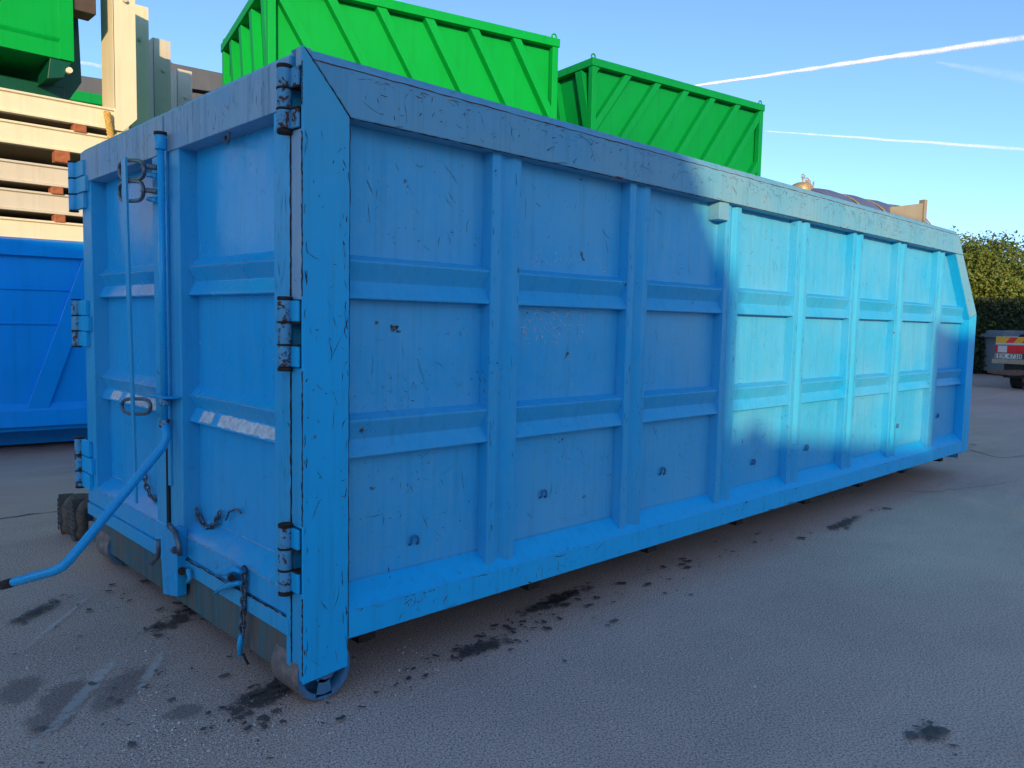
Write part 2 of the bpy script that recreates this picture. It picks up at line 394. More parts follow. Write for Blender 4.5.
# vertical ribs: flat lip, shallow V groove, flat lip; foot cut to the sill slope
for x in ribx:
    w = RW
    pr = [(x-.004, WY+.004), (x, RF), (x+.045, RF), (x+.088, RV), (x+.125, RF+.002), (x+w, RF+.002), (x+w+.004, WY+.004)]
    def zb(y): return bz1 + (min(y, WY)) * (bz2-bz1)/WY - .003
    m = MB(); n_ = len(pr)
    vs = [(p[0], p[1], zb(p[1])) for p in pr] + [(p[0], p[1], RZ+.02) for p in pr]
    m.add(vs, [(i, (i+1) % n_, n_+(i+1) % n_, n_+i) for i in range(n_)] + [tuple(range(n_))[::-1], tuple(range(n_, 2*n_))])
    m.build('vertical_rib', M['rib'], C, .004)
# horizontal ribs with the same groove, one length between each pair of uprights
for i in range(8):
    for h in hz:
        a = fields[i]+(RW if i else 0)-.004
        b = fields[i+1]+.004 if i < 7 else endx(h)+.012
        pr = [(WY+.004, h+.022), (.036, h), (.036, h-.008), (.062, h-.078), (.032, h-.138), (.034, h-.144), (WY+.004, h-.146)]
        MB().prism(pr, X, a, b).build('horizontal_rib', M['rib'], C, .003)
# top rail, mitred at the near corner, chamfered along its top
CH = .042
topx = XT
m = MB()
pr = [(0, RZ), (0, H_-CH), (CH*.9, H_), (.10, H_), (.10, RZ)]
def rail_top():
    m = MB(); n_ = len(pr)
    near = [(.006+ (H_-p[1])*(PW-.004)/.211*1.0, p[0], p[1]) for p in pr]
    far = [(XT-.0+(H_-p[1])*(L_-XT)/(H_-ZK)-.0, p[0], p[1]) for p in pr]
    m.add(near+far, [(i, (i+1) % n_, n_+(i+1) % n_, n_+i) for i in range(n_)] + [tuple(range(n_)), tuple(range(n_, 2*n_))])
    return m
rail_top().build('top_rail', M['rail'], C, .005)
# bottom rail with its sloping upper face
MB().prism([(0, bz0), (0, bz1), (WY+.004, bz2), (WY+.004, bz0)], X, PW+.003, L_-.20).build('bottom_rail', M['sill'], C, .004)
# near corner post (notched behind the hinges)
hinges = [(2.04, 2.25), (1.215, 1.455), (.40, .64)]
pm = MB()
pm.prism([(.0, .07), (PW, .085), (PW, RZ), (.007, H_-.003), (0, H_-.003)], lambda p, t: (p[0], t, p[1]), 0, .012)
pm.build('corner_post', M['post'], C, .004)
pm = MB().box((.04, .012, .085), (PW-.002, .10, H_-.19)); pm.build('corner_post_core', M['rust'], C)
zz = [.075] ; cuts = []
for z0, z1 in sorted(hinges): cuts.append((z0, z1))
prev = .075
for z0, z1 in cuts + [(H_-.004, None)]:
    MB().box((0.001, .0125, prev), (.04, .082 if z1 else .05, z0)).build('post_edge', M['doorrail'] if prev > 1.3 else M['doorf'], C, .003)
    prev = z1 if z1 else prev
# far end frame: upright then slanted member
m = MB(); t0, t1 = 0, .12
def poly(m, pts, y0, y1): m.prism(pts, lambda p, t: (p[0], t, p[1]), y0, y1)
poly(m, [(L_-.20, bz0-.01), (L_, bz0-.01), (L_, ZK), (L_-.20, ZK-.05)], 0, .11)
m.build('end_post', M['post'], C, .005)
m = MB(); sl = (L_-XT)/(H_-ZK)
poly(m, [(L_-.20, ZK-.047), (L_, ZK+.003), (L_-(RZ-ZK)*sl, RZ-.002), (L_-.21-(RZ-ZK)*sl, RZ-.002)], .001, .11)
m.build('end_brace', M['rail'], C, .005)
poly(MB(), [], 0, 0) if False else None
wb = MB(); x_a, x_b = L_-.20-(-.047)*0, L_-.21-(RZ-ZK)*sl
wb.prism([(L_-.204, ZK-.06), (L_-.2, ZK-.06), (x_b+.004, RZ-.003), (x_b-.002, RZ-.003)], lambda p, t: (p[0], t, p[1]), .004, .084); wb.build('brace_web', M['sill'], C)
MB().box((L_-.204, .004, bz1+.02), (L_-.2, .084, ZK-.06)).build('post_web', M['sill'], C)
# end wall, far side wall, floor, inner skins
ew = MB(); ew.add([(L_-.02, .08, .1), (L_-.02, W_-.08, .1), (L_-.02, W_-.08, ZK), (L_-.02, .08, ZK), (XT-.01, .08, H_-.02), (XT-.01, W_-.08, H_-.02)], [(0,1,2,3), (3,2,5,4)])
ew.build('end_wall', M['panel'], C)
poly2 = [(0.09, .19), (L_, .19), (L_, ZK), (XT, H_), (.09, H_)]
MB().prism(poly2, lambda p, t: (p[0], t, p[1]), W_-.06, W_).build('far_side_wall', M['panel'], C)
MB().box((.09, .1, .19), (L_-.02, W_-.06, .215)).build('floor_plate', M['rust'], C)
MB().box((.10, WY+.012, bz0), (.9, WY+.02, 1.0)).build('inner_lining', M['dark'], C)
for yy in (.75, 1.62):
    MB().box((.35, yy, .03), (L_-.1, yy+.1, .19)).build('chassis_beam', M['post'], C, .004)
for k in range(8):
    MB().box((.3+k*.95, .1, .11), (.38+k*.95, W_-.06, .185)).build('cross_member', M['rust'], C)
# small stop block below the rail, left of the third rib
MB().box((2.655, .010, 2.005), (2.757, WY, RZ+.0)).build('stop_block', M['rail'], C, .004)
# tarp hooks: one small bent rod per lower field
def horseshoe(x, y, z, s=1.0):
    pts = [(x-.028*s, y+.002, z-.026*s), (x-.027*s, y-.008, z-.016*s), (x-.026*s, y-.012, z)] + [(x+.026*s*cos(a), y-.012, z+.004+.024*s*sin(a)) for a in [pi*(1-k/6) for k in range(7)]] + [(x+.026*s, y-.012, z), (x+.029*s, y-.008, z-.020*s), (x+.030*s, y+.002, z-.030*s)]
    return MB().tube(pts, .0052, 6)
for x, z in ((.55,.487),(1.313,.574),(2.28,.57),(3.286,.512),(4.03,.535),(4.78,.555),(5.72,.56),(6.72,.58)):
    horseshoe(x, WY-.002, z+0.0, random.uniform(.6, .8)).build('tarp_hook', M['hook'], C)

# --- the two doors
ZT0 = 2.111
def door(y0, y1, name, lbl):
    """y0 near side, y1 far side; front plane x=0, facing -x"""
    D = bpy.data.objects.new(name, None); COL.objects.link(D); D.parent = C; D['label'] = lbl; D.empty_display_size = .1
    s0, s1 = (.126, .15) if y0 < .5 else (.145, .155)
    a, b = y0+s0, y1-s1
    MB().box((0, y0, .30), (.085, a, H_-.02 if y0 < .5 else H_-.06)).build('stile', M['doorf'], D, .004)
    MB().box((0, b, .30), (.085, y1, H_-.06 if y0 < .5 else H_-.02)).build('stile', M['doorf'], D, .004)
    # head rail set a hair proud, upper edge bevelled
    MB().prism([(-.006, ZT0+.01), (-.006, H_-.03), (.02, H_-.003), (.09, H_-.003), (.09, ZT0+.01)], Y, y0+.002, y1-.002).build('head_rail', M['doorrail'], D, .004)
    # bottom rail with sloping top
    MB().prism([(-.004, .30), (-.004, .395), (.083, .46), (.083, .30)], Y, y0+.004, y1-.004).build('foot_rail', M['door'], D, .003)
    MB().prism([(-.010, .225), (-.010, .288), (.02, .298), (.06, .298), (.06, .225)], Y, y0+.006, y1-.006).build('drip_strip', M['doorf'], D, .003)
    zs = [.44, 1.012-.07, 1.61-.07, ZT0+.03]
    for k in range(3):
        MB().box((.080, a-.01, zs[k]), (.086, b+.01, zs[k+1])).build('door_panel', M['door'], D)
    for h in (1.605, 1.035):
        pr = [(.084, h+.045), (.036, h), (.036, h-.006), (.064, h-.062), (.034, h-.118), (.036, h-.124), (.084, h-.128)]
        MB().prism(pr, Y, a-.002, b+.002).build('horizontal_rib', M['door'], D, .003)
    return D
D1 = door(.084, 1.235, 'door', 'right-hand door nearest the corner post')
D2 = door(1.262, 2.495, 'door', 'left-hand door behind the long lever')
# skirt below the doors
MB().prism([(.012, .055), (.012, .235), (.05, .235), (.05, .055)], Y, .105, 2.46).build('skirt', M['skirt'], C, .003)
MB().box((-.006, .083, .062), (.03, .112, .37)).build('skirt_end', M['doorf'], C, .003)
# near hinges
for z0, z1 in hinges:
    Hh = bpy.data.objects.new('hinge', None); COL.objects.link(Hh); Hh.parent = C; Hh.empty_display_size = .1
    h = (z1-z0); q = h/3
    for k in range(3):
        a, b = z0+k*q+.003, z0+(k+1)*q-.003
        MB().tube([(-.022, .086, a), (-.022, .086, b)], .026, 14).build('knuckle', M['worn'], Hh, .003)
        if k != 1: MB().box((-.012, .016, a), (.001, .068, b)).build('hinge_plate', M['worn'] if z0 > 1.5 else M['post'], Hh, .004)
        else: MB().box((-.012, .105, a), (.001, .15, b)).build('hinge_strap', M['doorf'], Hh, .004)
    for zc in (z0+q, z0+2*q): MB().tube([(-.022, .086, zc-.003), (-.022, .086, zc+.003)], .028, 14).build('washer', M['rust'], Hh)
    for zc in (z0-.006, z1+.004): MB().tube([(-.022, .086, zc-.007), (-.022, .086, zc+.007)], .027, 14).build('pin_cap', M['rust'], Hh, .003)
    MB().box((-.013, .014, z0+q-.003), (.03, .066, z0+q+.003)).build('plate_edge', M['rust'], Hh)
    MB().box((-.013, .014, z0+2*q-.003), (.03, .066, z0+2*q+.003)).build('plate_edge', M['rust'], Hh)
# far hinges stand out past the left edge
for z0, z1 in ((1.975, 2.245), (1.20, 1.465), (.375, .66)):
    Hh = bpy.data.objects.new('hinge', None); COL.objects.link(Hh); Hh.parent = C; Hh.empty_display_size = .1
    q = (z1-z0)/3
    for k in range(3):
        a, b = z0+k*q+.003, z0+(k+1)*q-.003
        MB().tube([(-.025, 2.565, a), (-.025, 2.565, b)], .026, 14).build('knuckle', M['rib'] if z0 > 1.5 else M['worn'], Hh, .003)
        MB().box((-.022, 2.40 if k != 1 else 2.36, a), (-.0005, 2.545, b)).build('hinge_plate', M['post'], Hh, .003)
    for zc in (z0+q, z0+2*q, z0-.004, z1+.003): MB().tube([(-.025, 2.565, zc-.004), (-.025, 2.565, zc+.004)], .027, 12).build('washer', M['rust'], Hh)
# rollers under the door end
for ry in (.03, 2.16):
    Ro = bpy.data.objects.new('roller', None); COL.objects.link(Ro); Ro.parent = C; Ro.location = (.105, ry, .083); Ro.empty_display_size = .1
    m = MB(); N = 36; r = .116; w = .20
    prof = [(r-.006, 0), (r, .008), (r, w-.008), (r-.006, w)]
    for j in range(3):
        (ra, ya), (rb, yb) = prof[j], prof[j+1]
        for k in range(N):
            a, b = 2*pi*k/N, 2*pi*(k+1)/N
            m.add([(ra*cos(a), ya, ra*sin(a)), (ra*cos(b), ya, ra*sin(b)), (rb*cos(b), yb, rb*sin(b)), (rb*cos(a), yb, rb*sin(a))], [(0,1,2,3)], True)
    m.build('tread', M['tread'], Ro)
    m = MB()                                   # side ring, hub and spokes
    for k in range(N):
        a, b = 2*pi*k/N, 2*pi*(k+1)/N
        for (ra, rb, y) in ((r-.006, r-.026, 0), (.045, 0.012, .0)):
            m.add([(ra*cos(a), y, ra*sin(a)), (ra*cos(b), y, ra*sin(b)), (rb*cos(b), y, rb*sin(b)), (rb*cos(a), y, rb*sin(a))], [(0,1,2,3)])
        m.add([((r-.026)*cos(a), 0, (r-.026)*sin(a)), ((r-.026)*cos(b), 0, (r-.026)*sin(b)), ((r-.026)*cos(b), .05, (r-.026)*sin(b)), ((r-.026)*cos(a), .05, (r-.026)*sin(a))], [(0,1,2,3)], True)
    m.tube([(0, -.012, 0), (0, .06, 0)], .030, 18)
    for q in range(3):
        a = 2*pi*q/3+.5; d = Vector((cos(a), 0, sin(a))); e = Vector((-sin(a), 0, cos(a)))
        m.add([d*.03+e*.022, d*.095+e*.034, d*.095-e*.034, d*.03-e*.022] , [(0,1,2,3)])
        m.add([Vector((0,.05,0))+d*.03+e*.014, Vector((0,.05,0))+d*.095+e*.02, d*.095+e*.02, d*.03+e*.014], [(0,1,2,3)])
    m.add([((r-.02)*cos(2*pi*k/N), .052, (r-.02)*sin(2*pi*k/N)) for k in range(N)], [tuple(range(N))])
    m.build('wheel_face', M['roller'], Ro)
# lifting ring under the right door's head rail, one under the left door's
# lock tube with cap, collars and plates
def px_on_x(u, v, x):
    r = ray(u, v); t = (x-CAMP.x)/r.x; p = CAMP+r*t; return p - Vector((0,0,.035))
rc = px_on_x(229, 132, .035)
MB().tube([(.028+.012*cos(a), rc.y+.042*cos(a), rc.z-.012+.034*sin(a)) for a in [2*pi*k/16 for k in range(16)]], .006, 8, True).build('lifting_ring', M['steel'], C)
pt_top = px_on_x(159.5, 136, -.045); pt_bot = px_on_x(166, 452, -.045)
yt = (pt_top.y+pt_bot.y)/2
MB().tube([(-.045, yt, 2.19), (-.045, yt, .895)], .0155, 14).build('lock_tube', M['lever'], C)
MB().tube([(-.045, yt, 2.12), (-.045, yt, 2.185)], .026, 14).build('tube_cap', M['lever'], C, .004)
MB().tube([(-.045, yt, 2.183), (-.045, yt, 2.197)], .028, 14).build('cap_washer', M['rust'], C)
for zc in (.90, 1.0): MB().tube([(-.045, yt, zc-.018), (-.045, yt, zc+.018)], .0245, 14).build('tube_collar', M['worn'], C, .003)
MB().box((-.07, yt-.09, 1.018), (-.002, yt+.11, 1.026)).build('tube_bracket', M['lever'], C, .002)
MB().box((-.012, 1.20, .60), (.0, 1.23, 2.18)).build('cover_strip', M['doorf'], C, .003)
MB().box((-.009, 1.232, .40), (-.001, 1.262, 2.2)).build('door_gap', M['dark'], C)
# the long bent lever
lp0 = Vector((-.045, yt, .905)); lA = px_on_x(166, 443, -.05); lB = px_on_x(62, 569, -.50); lE = px_on_x(-30, 594, -.72)
dA = lB-lA; dB = lE-lB
lv = [lp0, lA+Vector((.004, 0, .035)), lA+dA*.03, lA+dA*.09] + [lA+dA*t for t in (.4, .8, .93)] + [lB-dA*.02+dB*.015, lB+dB*.08] + [lB+dB*t for t in (.3, .7, 1.0)]
MB().tube(lv, [.0195]*len(lv), 16).build('lever', M['lever'], C)
lp1, dirv = lB, dB
MB().tube([lp1+dirv*.50, lp1+dirv*.62], .0203, 16).build('lever_ring', M['rust'], C)
# flat hanging bar
b0 = px_on_x(124, 158, -.075); b1 = px_on_x(136.5, 503, -.06)
bm_ = MB(); nseg = 6
for k in range(nseg):
    p = b0.lerp(b1, k/nseg); q = b0.lerp(b1, (k+1)/nseg); w0, w1 = .030-.018*(k/nseg), .030-.018*((k+1)/nseg)
    bm_.add([(p.x-.005, p.y-w0, p.z), (p.x-.005, p.y+w0, p.z), (q.x-.005, q.y+w1, q.z), (q.x-.005, q.y-w1, q.z),
             (p.x+.005, p.y-w0, p.z), (p.x+.005, p.y+w0, p.z), (q.x+.005, q.y+w1, q.z), (q.x+.005, q.y-w1, q.z)],
            [(0,1,2,3),(4,7,6,5),(0,3,7,4),(1,5,6,2)] + ([(0,4,5,1)] if k == 0 else []) + ([(3,2,6,7)] if k == nseg-1 else []))
bm_.build('hanging_bar', M['doorf'], C)
# long oval links round the bar
def oval(cy, cz, hw, hh, x, tilt=0, r=.008):
    pts = []
    for k in range(20):
        a = 2*pi*k/20; y = hw*(abs(cos(a))**.6)*(1 if cos(a) > 0 else -1); z = hh*(abs(sin(a))**.8)*(1 if sin(a) > 0 else -1)
        pts.append((x + .02*cos(a), cy + y, cz + z + y*tilt))
    return MB().tube(pts, r, 8, True)
def oval_px(u0, u1, v0, v1, x, tilt, r=.009):
    a = px_on_x(u0, (v0+v1)/2, x); b = px_on_x(u1, (v0+v1)/2, x); c = px_on_x((u0+u1)/2, v0, x); d = px_on_x((u0+u1)/2, v1, x)
    return oval((a.y+b.y)/2, (c.z+d.z)/2, abs(a.y-b.y)/2, abs(c.z-d.z)/2, x, tilt, r)
oval_px(115, 149, 160, 179, -.055, .135).build('oval_link', M['steel'], C)
oval_px(115, 148, 181, 201, -.055, .10).build('oval_link', M['steel'], C)
oval_px(118, 155, 399, 414, -.055, -.09).build('oval_link', M['steel'], C)
for (v, z_) in ((168, 0), (192, 0)):
    p = px_on_x(142, v-1, -.055); q = px_on_x(158, v, -.045)
    MB().tube([p, p.lerp(q, .5)+Vector((-.01,0,.004)), q], [.008, .012, .011], 8).build('tube_finger', M['steel'], C)
    p = px_on_x(148, v+7, -.03); q = px_on_x(158, v+8, -.03)
    MB().tube([p, q], [.010, .014], 8).build('tube_finger', M['lever'], C)
# chains
def chain(pts, name, r=.0045, pitch=.03, par=C, mat='steel'):
    pts = [Vector(p) for p in pts]; path = []
    for i in range(len(pts)-1):
        n_ = max(1, int((pts[i+1]-pts[i]).length/pitch+.5))
        for k in range(n_): path.append(pts[i].lerp(pts[i+1], k/n_))
    path.append(pts[-1])
    H = bpy.data.objects.new(name, None); COL.objects.link(H); H.parent = par; H.empty_display_size = .05
    me = None
    for i in range(len(path)-1):
        a, b = path[i], path[i+1]; t = (b-a).normalized(); ln = (b-a).length
        up = Vector((1, 0, 0)); s_ = t.cross(up)
        if s_.length < .1: s_ = Vector((0,1,0))
        s_.normalize(); o_ = s_ if i % 2 else t.cross(s_).normalized()
        c = (a+b)/2; q = []
        for k in range(12):
            an = 2*pi*k/12; q.append(c + t*cos(an)*(ln*.5+r*1.6) + o_*sin(an)*.0115)
        MB().tube(q, r, 6, True).build('link', M[mat], H)
    return H
def pxs(l, x): return [px_on_x(u, v, x) for u, v in l]
chain(pxs([(191,488),(194,503),(200,520),(208,529),(215,524),(220,512)], .060), 'slack_chain')
chain(pxs([(144,474),(146,485),(150,495),(157,501)], .055), 'short_chain')
chain(pxs([(244,568),(244,590),(243,615),(242,636)], -.022), 'hanging_chain', .005, .026)
MB().tube(pxs([(226,520),(229,512),(236,509),(241,513)], .06), .005, 6).build('chain_hook', M['steel'], C)
MB().tube(pxs([(192,482),(189,486),(190,492),(194,493),(195,487)], .065), .006, 6).build('chain_eye', M['steel'], C)
MB().tube(pxs([(242,634),(240,645),(240,656)], -.022), [.012, .013, .009], 8).build('chain_pin', M['lever'], C)
MB().tube(pxs([(243,654),(248,664)], -.03), .006, 6).build('pin_tail', M['rust'], C)
# central latch at the foot of the doors
lm = MB(); pv = pxs([(160,533),(168,527),(177,531),(177,597),(163,594),(161,560)], -.05); pv2 = [p+Vector((.045, 0, 0)) for p in pv]
lm.add(pv+pv2, [tuple(range(6)), tuple(range(6, 12))[::-1]] + [(i, (i+1) % 6, 6+(i+1) % 6, 6+i) for i in range(6)]); lm.build('latch_plate', M['lever'], C, .004)
MB().tube(pxs([(159,540),(158,556),(152,563),(148,562)], -.05), .012, 8).build('latch_hook', M['steel'], C)
MB().tube(pxs([(169,525),(175,532),(179,545),(180,556)], -.06), .013, 8).build('latch_arm', M['steel'], C)
MB().tube(pxs([(174,550),(176,550)], -.06), .017, 10).build('latch_bolt', M['steel'], C)
MB().tube([px_on_x(182,571,-.05), px_on_x(182,571,-.012)], .018, 10).build('latch_roller', M['rust'], C)
MB().tube(pxs([(188,569),(190,578),(188,582)], -.03), .011, 8).build('latch_finger', M['doorf'], C)
# wing nut on the drip strip
for sgn, pl in ((1, [(216,575),(226,573),(236,569),(241,572)]), (-1, [(214,594),(222,588),(232,584),(240,583)])):
    MB().tube(pxs(pl, -.045), [.006, .011, .013, .008], 8).build('wing_blade', M['lever'], C)
MB().tube([px_on_x(231,578,-.06), px_on_x(231,578,-.005)], .014, 10).build('wing_bolt', M['rust'], C)
M['glint_crackle'] = simple('glint_and_crackle_white', (.86, .84, .84), .45, 0, .5, 34, .3)  # white for painted glints on the door ribs and for crackled paint
for (a, b) in ((.225, .80), (.86, .985), (1.45, 1.98), (2.05, 2.2)):  # bright glints painted on the doors' lower rib bands
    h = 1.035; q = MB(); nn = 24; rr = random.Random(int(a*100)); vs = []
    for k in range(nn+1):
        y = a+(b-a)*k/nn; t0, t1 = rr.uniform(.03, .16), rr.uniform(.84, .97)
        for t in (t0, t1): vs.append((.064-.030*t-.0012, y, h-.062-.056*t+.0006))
    q.add(vs, [(2*k, 2*k+1, 2*k+3, 2*k+2) for k in range(nn)]); q.build_raw('painted_glint', M['glint_crackle'], C)
# gaps, weld lines and rusted seams drawn as thin proud beads
def bead(p, q, w, mat, name='weld_bead', jit=.0015, n_=14, amp=1.0, seedv=1, par=C):
    rr = random.Random(seedv); p = Vector(p); q = Vector(q); pts = []; rs = []
    for k in range(n_+1):
        t = k/n_; pts.append(p.lerp(q, t)+Vector((rr.uniform(-jit,jit), rr.uniform(-jit,jit)*.3, rr.uniform(-jit,jit)))); rs.append(w*rr.uniform(.5, 1.25))
    return MB().tube(pts, rs, 5).build(name, M[mat], par)
bead((PW+.0015, .001, .20), (PW+.0015, .001, RZ), .0016, 'rust', 'seam', n_=60, seedv=3)
bead((PW+.004, -.0005, RZ), (.008, -.0005, H_-.01), .0022, 'rust', 'seam', n_=22, seedv=4)
bead((.0, .0405, .1), (.0, .0405, H_-.1), .0001, 'rust', 'seam', n_=4)
bead((.04, .0, H_-.043), (XT-.03, .0, H_-.043), .0024, 'redrust', 'seam', jit=.002, n_=160, seedv=6)
bead((-.004, .115, .292), (-.012, 1.15, .292), .0035, 'rust', 'rust_shade_edge', n_=40, seedv=7)
for i in range(8):
    a = fields[i]+(RW if i else .002); b = fields[i+1] if i < 7 else endx(.4)
    bead((a, WY-.002, bz2+.002), (b, WY-.002, bz2+.002), .0022, 'rib', n_=20, seedv=20+i)
    if i < 7: bead((b-.006, WY, bz2), (b-.006, WY, RZ), .0028, 'rib', n_=30, seedv=40+i)
    bead((a, -.0005, bz1+.001), (b+RW, -.0005, bz1+.001), .0018, 'rib', n_=20, seedv=60+i)
for (a, b) in ((.21, 1.07), (1.42, 2.34)):
    bead((-.005, a, .395), (-.005, b, .395), .0022, 'weld', n_=20, seedv=80)
    bead((.08, a, .462), (.08, b, .462), .0022, 'weld', n_=20, seedv=81)
    for h in (1.605, 1.035): bead((.035, a+.01, h), (.035, b, h), .0016, 'weld', n_=14, seedv=82)

# scratches, chips and cracks in the paint (real flakes of missing colour, raised a fraction of a millimetre)
def marks(name, count, region, plane, lens, widths, angs, mat, seedv, curl=.6, par=C, off=.0009):
    rr = random.Random(seedv); m = MB()
    x0, x1, z0, z1 = region
    for _ in range(count):
        u, v = rr.uniform(x0, x1), rr.uniform(z0, z1); L = rr.uniform(*lens)*rr.uniform(.4, 1); a = R(rr.choice(angs)+rr.uniform(-25, 25)); w = rr.uniform(*widths)
        n_ = 7; pts = []; c = rr.uniform(-curl, curl)
        for k in range(n_+1):
            pts.append((u, v)); a += c/n_ + rr.uniform(-.16, .16); u += cos(a)*L/n_; v += sin(a)*L/n_
        if not (x0 < u < x1 and z0 < v < z1): continue
        vs = []
        for k, (pu, pv_) in enumerate(pts):
            ww = .68*w*(sin(pi*(k+.4)/(n_+.8)))*rr.uniform(.4, 1.2)
            k2 = min(k, n_-1); dx, dz = pts[k2+1][0]-pts[k2][0], pts[k2+1][1]-pts[k2][1]; dl = math.hypot(dx, dz)+1e-9
            nx, nz = -dz/dl*ww, dx/dl*ww
            vs += [plane(pu+nx, pv_+nz, off), plane(pu-nx, pv_-nz, off)]
        m.add(vs, [(2*k, 2*k+1, 2*k+3, 2*k+2) for k in range(n_)])
    o = m.build_raw(name, M[mat], par); kind(o, 'stuff'); return o
PY = lambda y: (lambda u, v, off: (u, y-off, v))
PX = lambda x: (lambda u, v, off: (x-off, u, v))
M['flake'] = simple('exposed_rust', (.055, .035, .03), .9, 0, .7, 50)
M['pale'] = simple('scuffed_paint', (.30, .42, .52), .6, 0, .3, 50)
marks('paint_scratches', 110, (.2, 6.7, RZ+.012, H_-.05), PY(0), (.03, .28), (.0006, .0018), (20, 80, -50, 100, 150), 'flake', 1, 1.2)
marks('paint_scratches', 200, (.2, 6.7, RZ+.012, H_-.05), PY(0), (.008, .05), (.001, .0035), (0, 90, 45), 'flake', 2)
marks('paint_scratches', 26, (.012, PW-.01, .10, 2.05), PY(0), (.02, .11), (.0008, .0022), (60, 100, -60), 'flake', 3)
marks('paint_scratches', 40, (.012, PW-.006, .10, 2.05), PY(0), (.006, .025), (.0012, .0035), (0, 90), 'flake', 4)
marks('paint_scratches', 45, (PW-.03, PW-.002, .10, 2.05), PY(0), (.02, .10), (.001, .004), (85, 95), 'flake', 5, .2)
for i in range(8):
    a = fields[i]+(RW if i else 0)+.03; b = (fields[i+1]-.03) if i < 7 else 6.62
    for j, (z0, z1) in enumerate(((.42, .86), (1.05, 1.45), (1.66, 2.08))):
        d = [1, .45, .8][j]*(1.5 if i == 0 else 1)*(1 if i < 4 else .35)
        marks('paint_scratches', int(17*d), (a, b, z0, z1), PY(WY-.0016), (.015, .13), (.0006, .0018), (70, -60, 10, 120), 'flake', 100+i*3+j)
        marks('paint_scratches', int(26*d), (a, b, z0, z1), PY(WY-.0016), (.004, .02), (.001, .003), (0, 90), 'flake', 200+i*3+j)
marks('paint_scratches', 120, (.2, 7.2, bz0+.008, bz1-.004), PY(0), (.02, .10), (.0007, .002), (80, 100, 10), 'flake', 301)
marks('paint_scratches', 70, (.2, 7.2, bz1-.012, bz1), PY(0), (.03, .16), (.001, .0035), (0, 180), 'flake', 302, .1)
marks('paint_scratches', 50, (.2, 7.2, bz0, bz0+.014), PY(0), (.03, .2), (.001, .004), (0, 180), 'flake', 303, .1)
SLP = lambda u, v, off: (u, v*WY-off*.7, bz1+v*(bz2-bz1)+off*.7)
marks('paint_scratches', 60, (.2, 7.2, .05, .95), SLP, (.02, .09), (.0007, .0018), (70, 110, 20), 'flake', 304)
for x in ribx:
    for (dx0, dx1, yy) in ((.002, .043, RF), (.128, RW-.001, RF+.002)):
        marks('paint_scratches', 26, (x+dx0, x+dx1, .42, 2.08), PY(yy), (.01, .10), (.0007, .0028), (88, 92), 'flake', int(x*100+dx0*1000), .15)
marks('paint_scratches', 90, (1.14, 1.60, 1.28, 1.455), PY(WY-.0016), (.02, .07), (.0010, .0024), (88, 95, 30, -30, 150), 'glint_crackle', 350, .5)  # crackled paint, its bright reflection put into the white
marks('paint_scratches', 40, (1.15, 1.75, 1.64, 1.74), PY(WY-.0016), (.02, .06), (.0006, .0014), (88, 95, 30), 'glint_crackle', 351, .5)
M['brownrust'] = simple('brown_rust_blotch', (.13, .085, .05), .9, 0, .6, 60)
marks('rust_blotches', 30, (.425, .475, 1.34, 1.372), PY(WY-.0016), (.01, .03), (.003, .007), (10, 60), 'brownrust', 371)
marks('rust_blotches', 14, (.355, .375, 1.372, 1.39), PY(WY-.0016), (.006, .014), (.002, .004), (10, 60), 'brownrust', 372)
marks('rust_blotches', 22, (.45, .56, .245, .29), PY(0), (.008, .022), (.0015, .004), (85, 95, 0), 'brownrust', 373, .2)
marks('rust_blotches', 24, (.44, .62, .286, .295), PY(0), (.03, .08), (.002, .004), (0, 180), 'rust', 374, .1)
for xx_ in (1.02, 1.95, 3.05, 3.7, 5.1):
    marks('rust_blotches', 9, (xx_, xx_+.08, .24, .293), PY(0), (.01, .04), (.001, .003), (85, 95), 'brownrust', 380+int(xx_*10), .2)
    marks('rust_blotches', 10, (xx_, xx_+.11, .285, .295), PY(0), (.02, .07), (.002, .004), (0, 180), 'rust', 390+int(xx_*10), .1)
marks('paint_scratches', 170, (.15, 6.65, H_-.085, H_-.045), PY(0), (.02, .09), (.0008, .0028), (0, 180), 'redrust', 360, .2)
marks('paint_scratches', 130, (2.5, 6.7, RZ+.06, H_-.05), PY(0), (.02, .16), (.0008, .0024), (20, 80, -50, 150), 'redrust', 361, 1.0)
bead((PW, .004, RZ+.001), (6.72, .004, RZ+.001), .0034, 'rust', 'rust_shade_edge', jit=.0012, n_=220, seedv=9)  # ragged rust, also a painted dark line for the shade under the rail
marks('paint_scratches', 40, (.2, 6.7, RZ+.0, RZ+.014), PY(0), (.04, .2), (.001, .004), (0, 180), 'redrust', 362, .1)
marks('paint_scratches', 26, (.3, 6.9, bz0+.01, bz1-.01), PY(0), (.03, .09), (.001, .005), (88, 92), 'redrust', 363, .1)
zh = [.10] + [q for h_ in sorted(hinges) for q in (h_[0]-.012, h_[1]+.012)] + [H_-.2]
for k in range(0, len(zh)-1, 2):
    bead((-.001, .0835, zh[k]), (-.001, .0835, zh[k+1]), .0030, 'rust', 'seam', n_=30, seedv=500+k)
    bead((-.0005, .003, zh[k]), (-.0005, .003, zh[k+1]), .0026, 'rust', 'seam', n_=40, seedv=510+k)
marks('paint_scratches', 46, (.004, .02, .10, 2.15), PY(0), (.02, .08), (.0015, .004), (88, 92), 'flake', 520, .1)
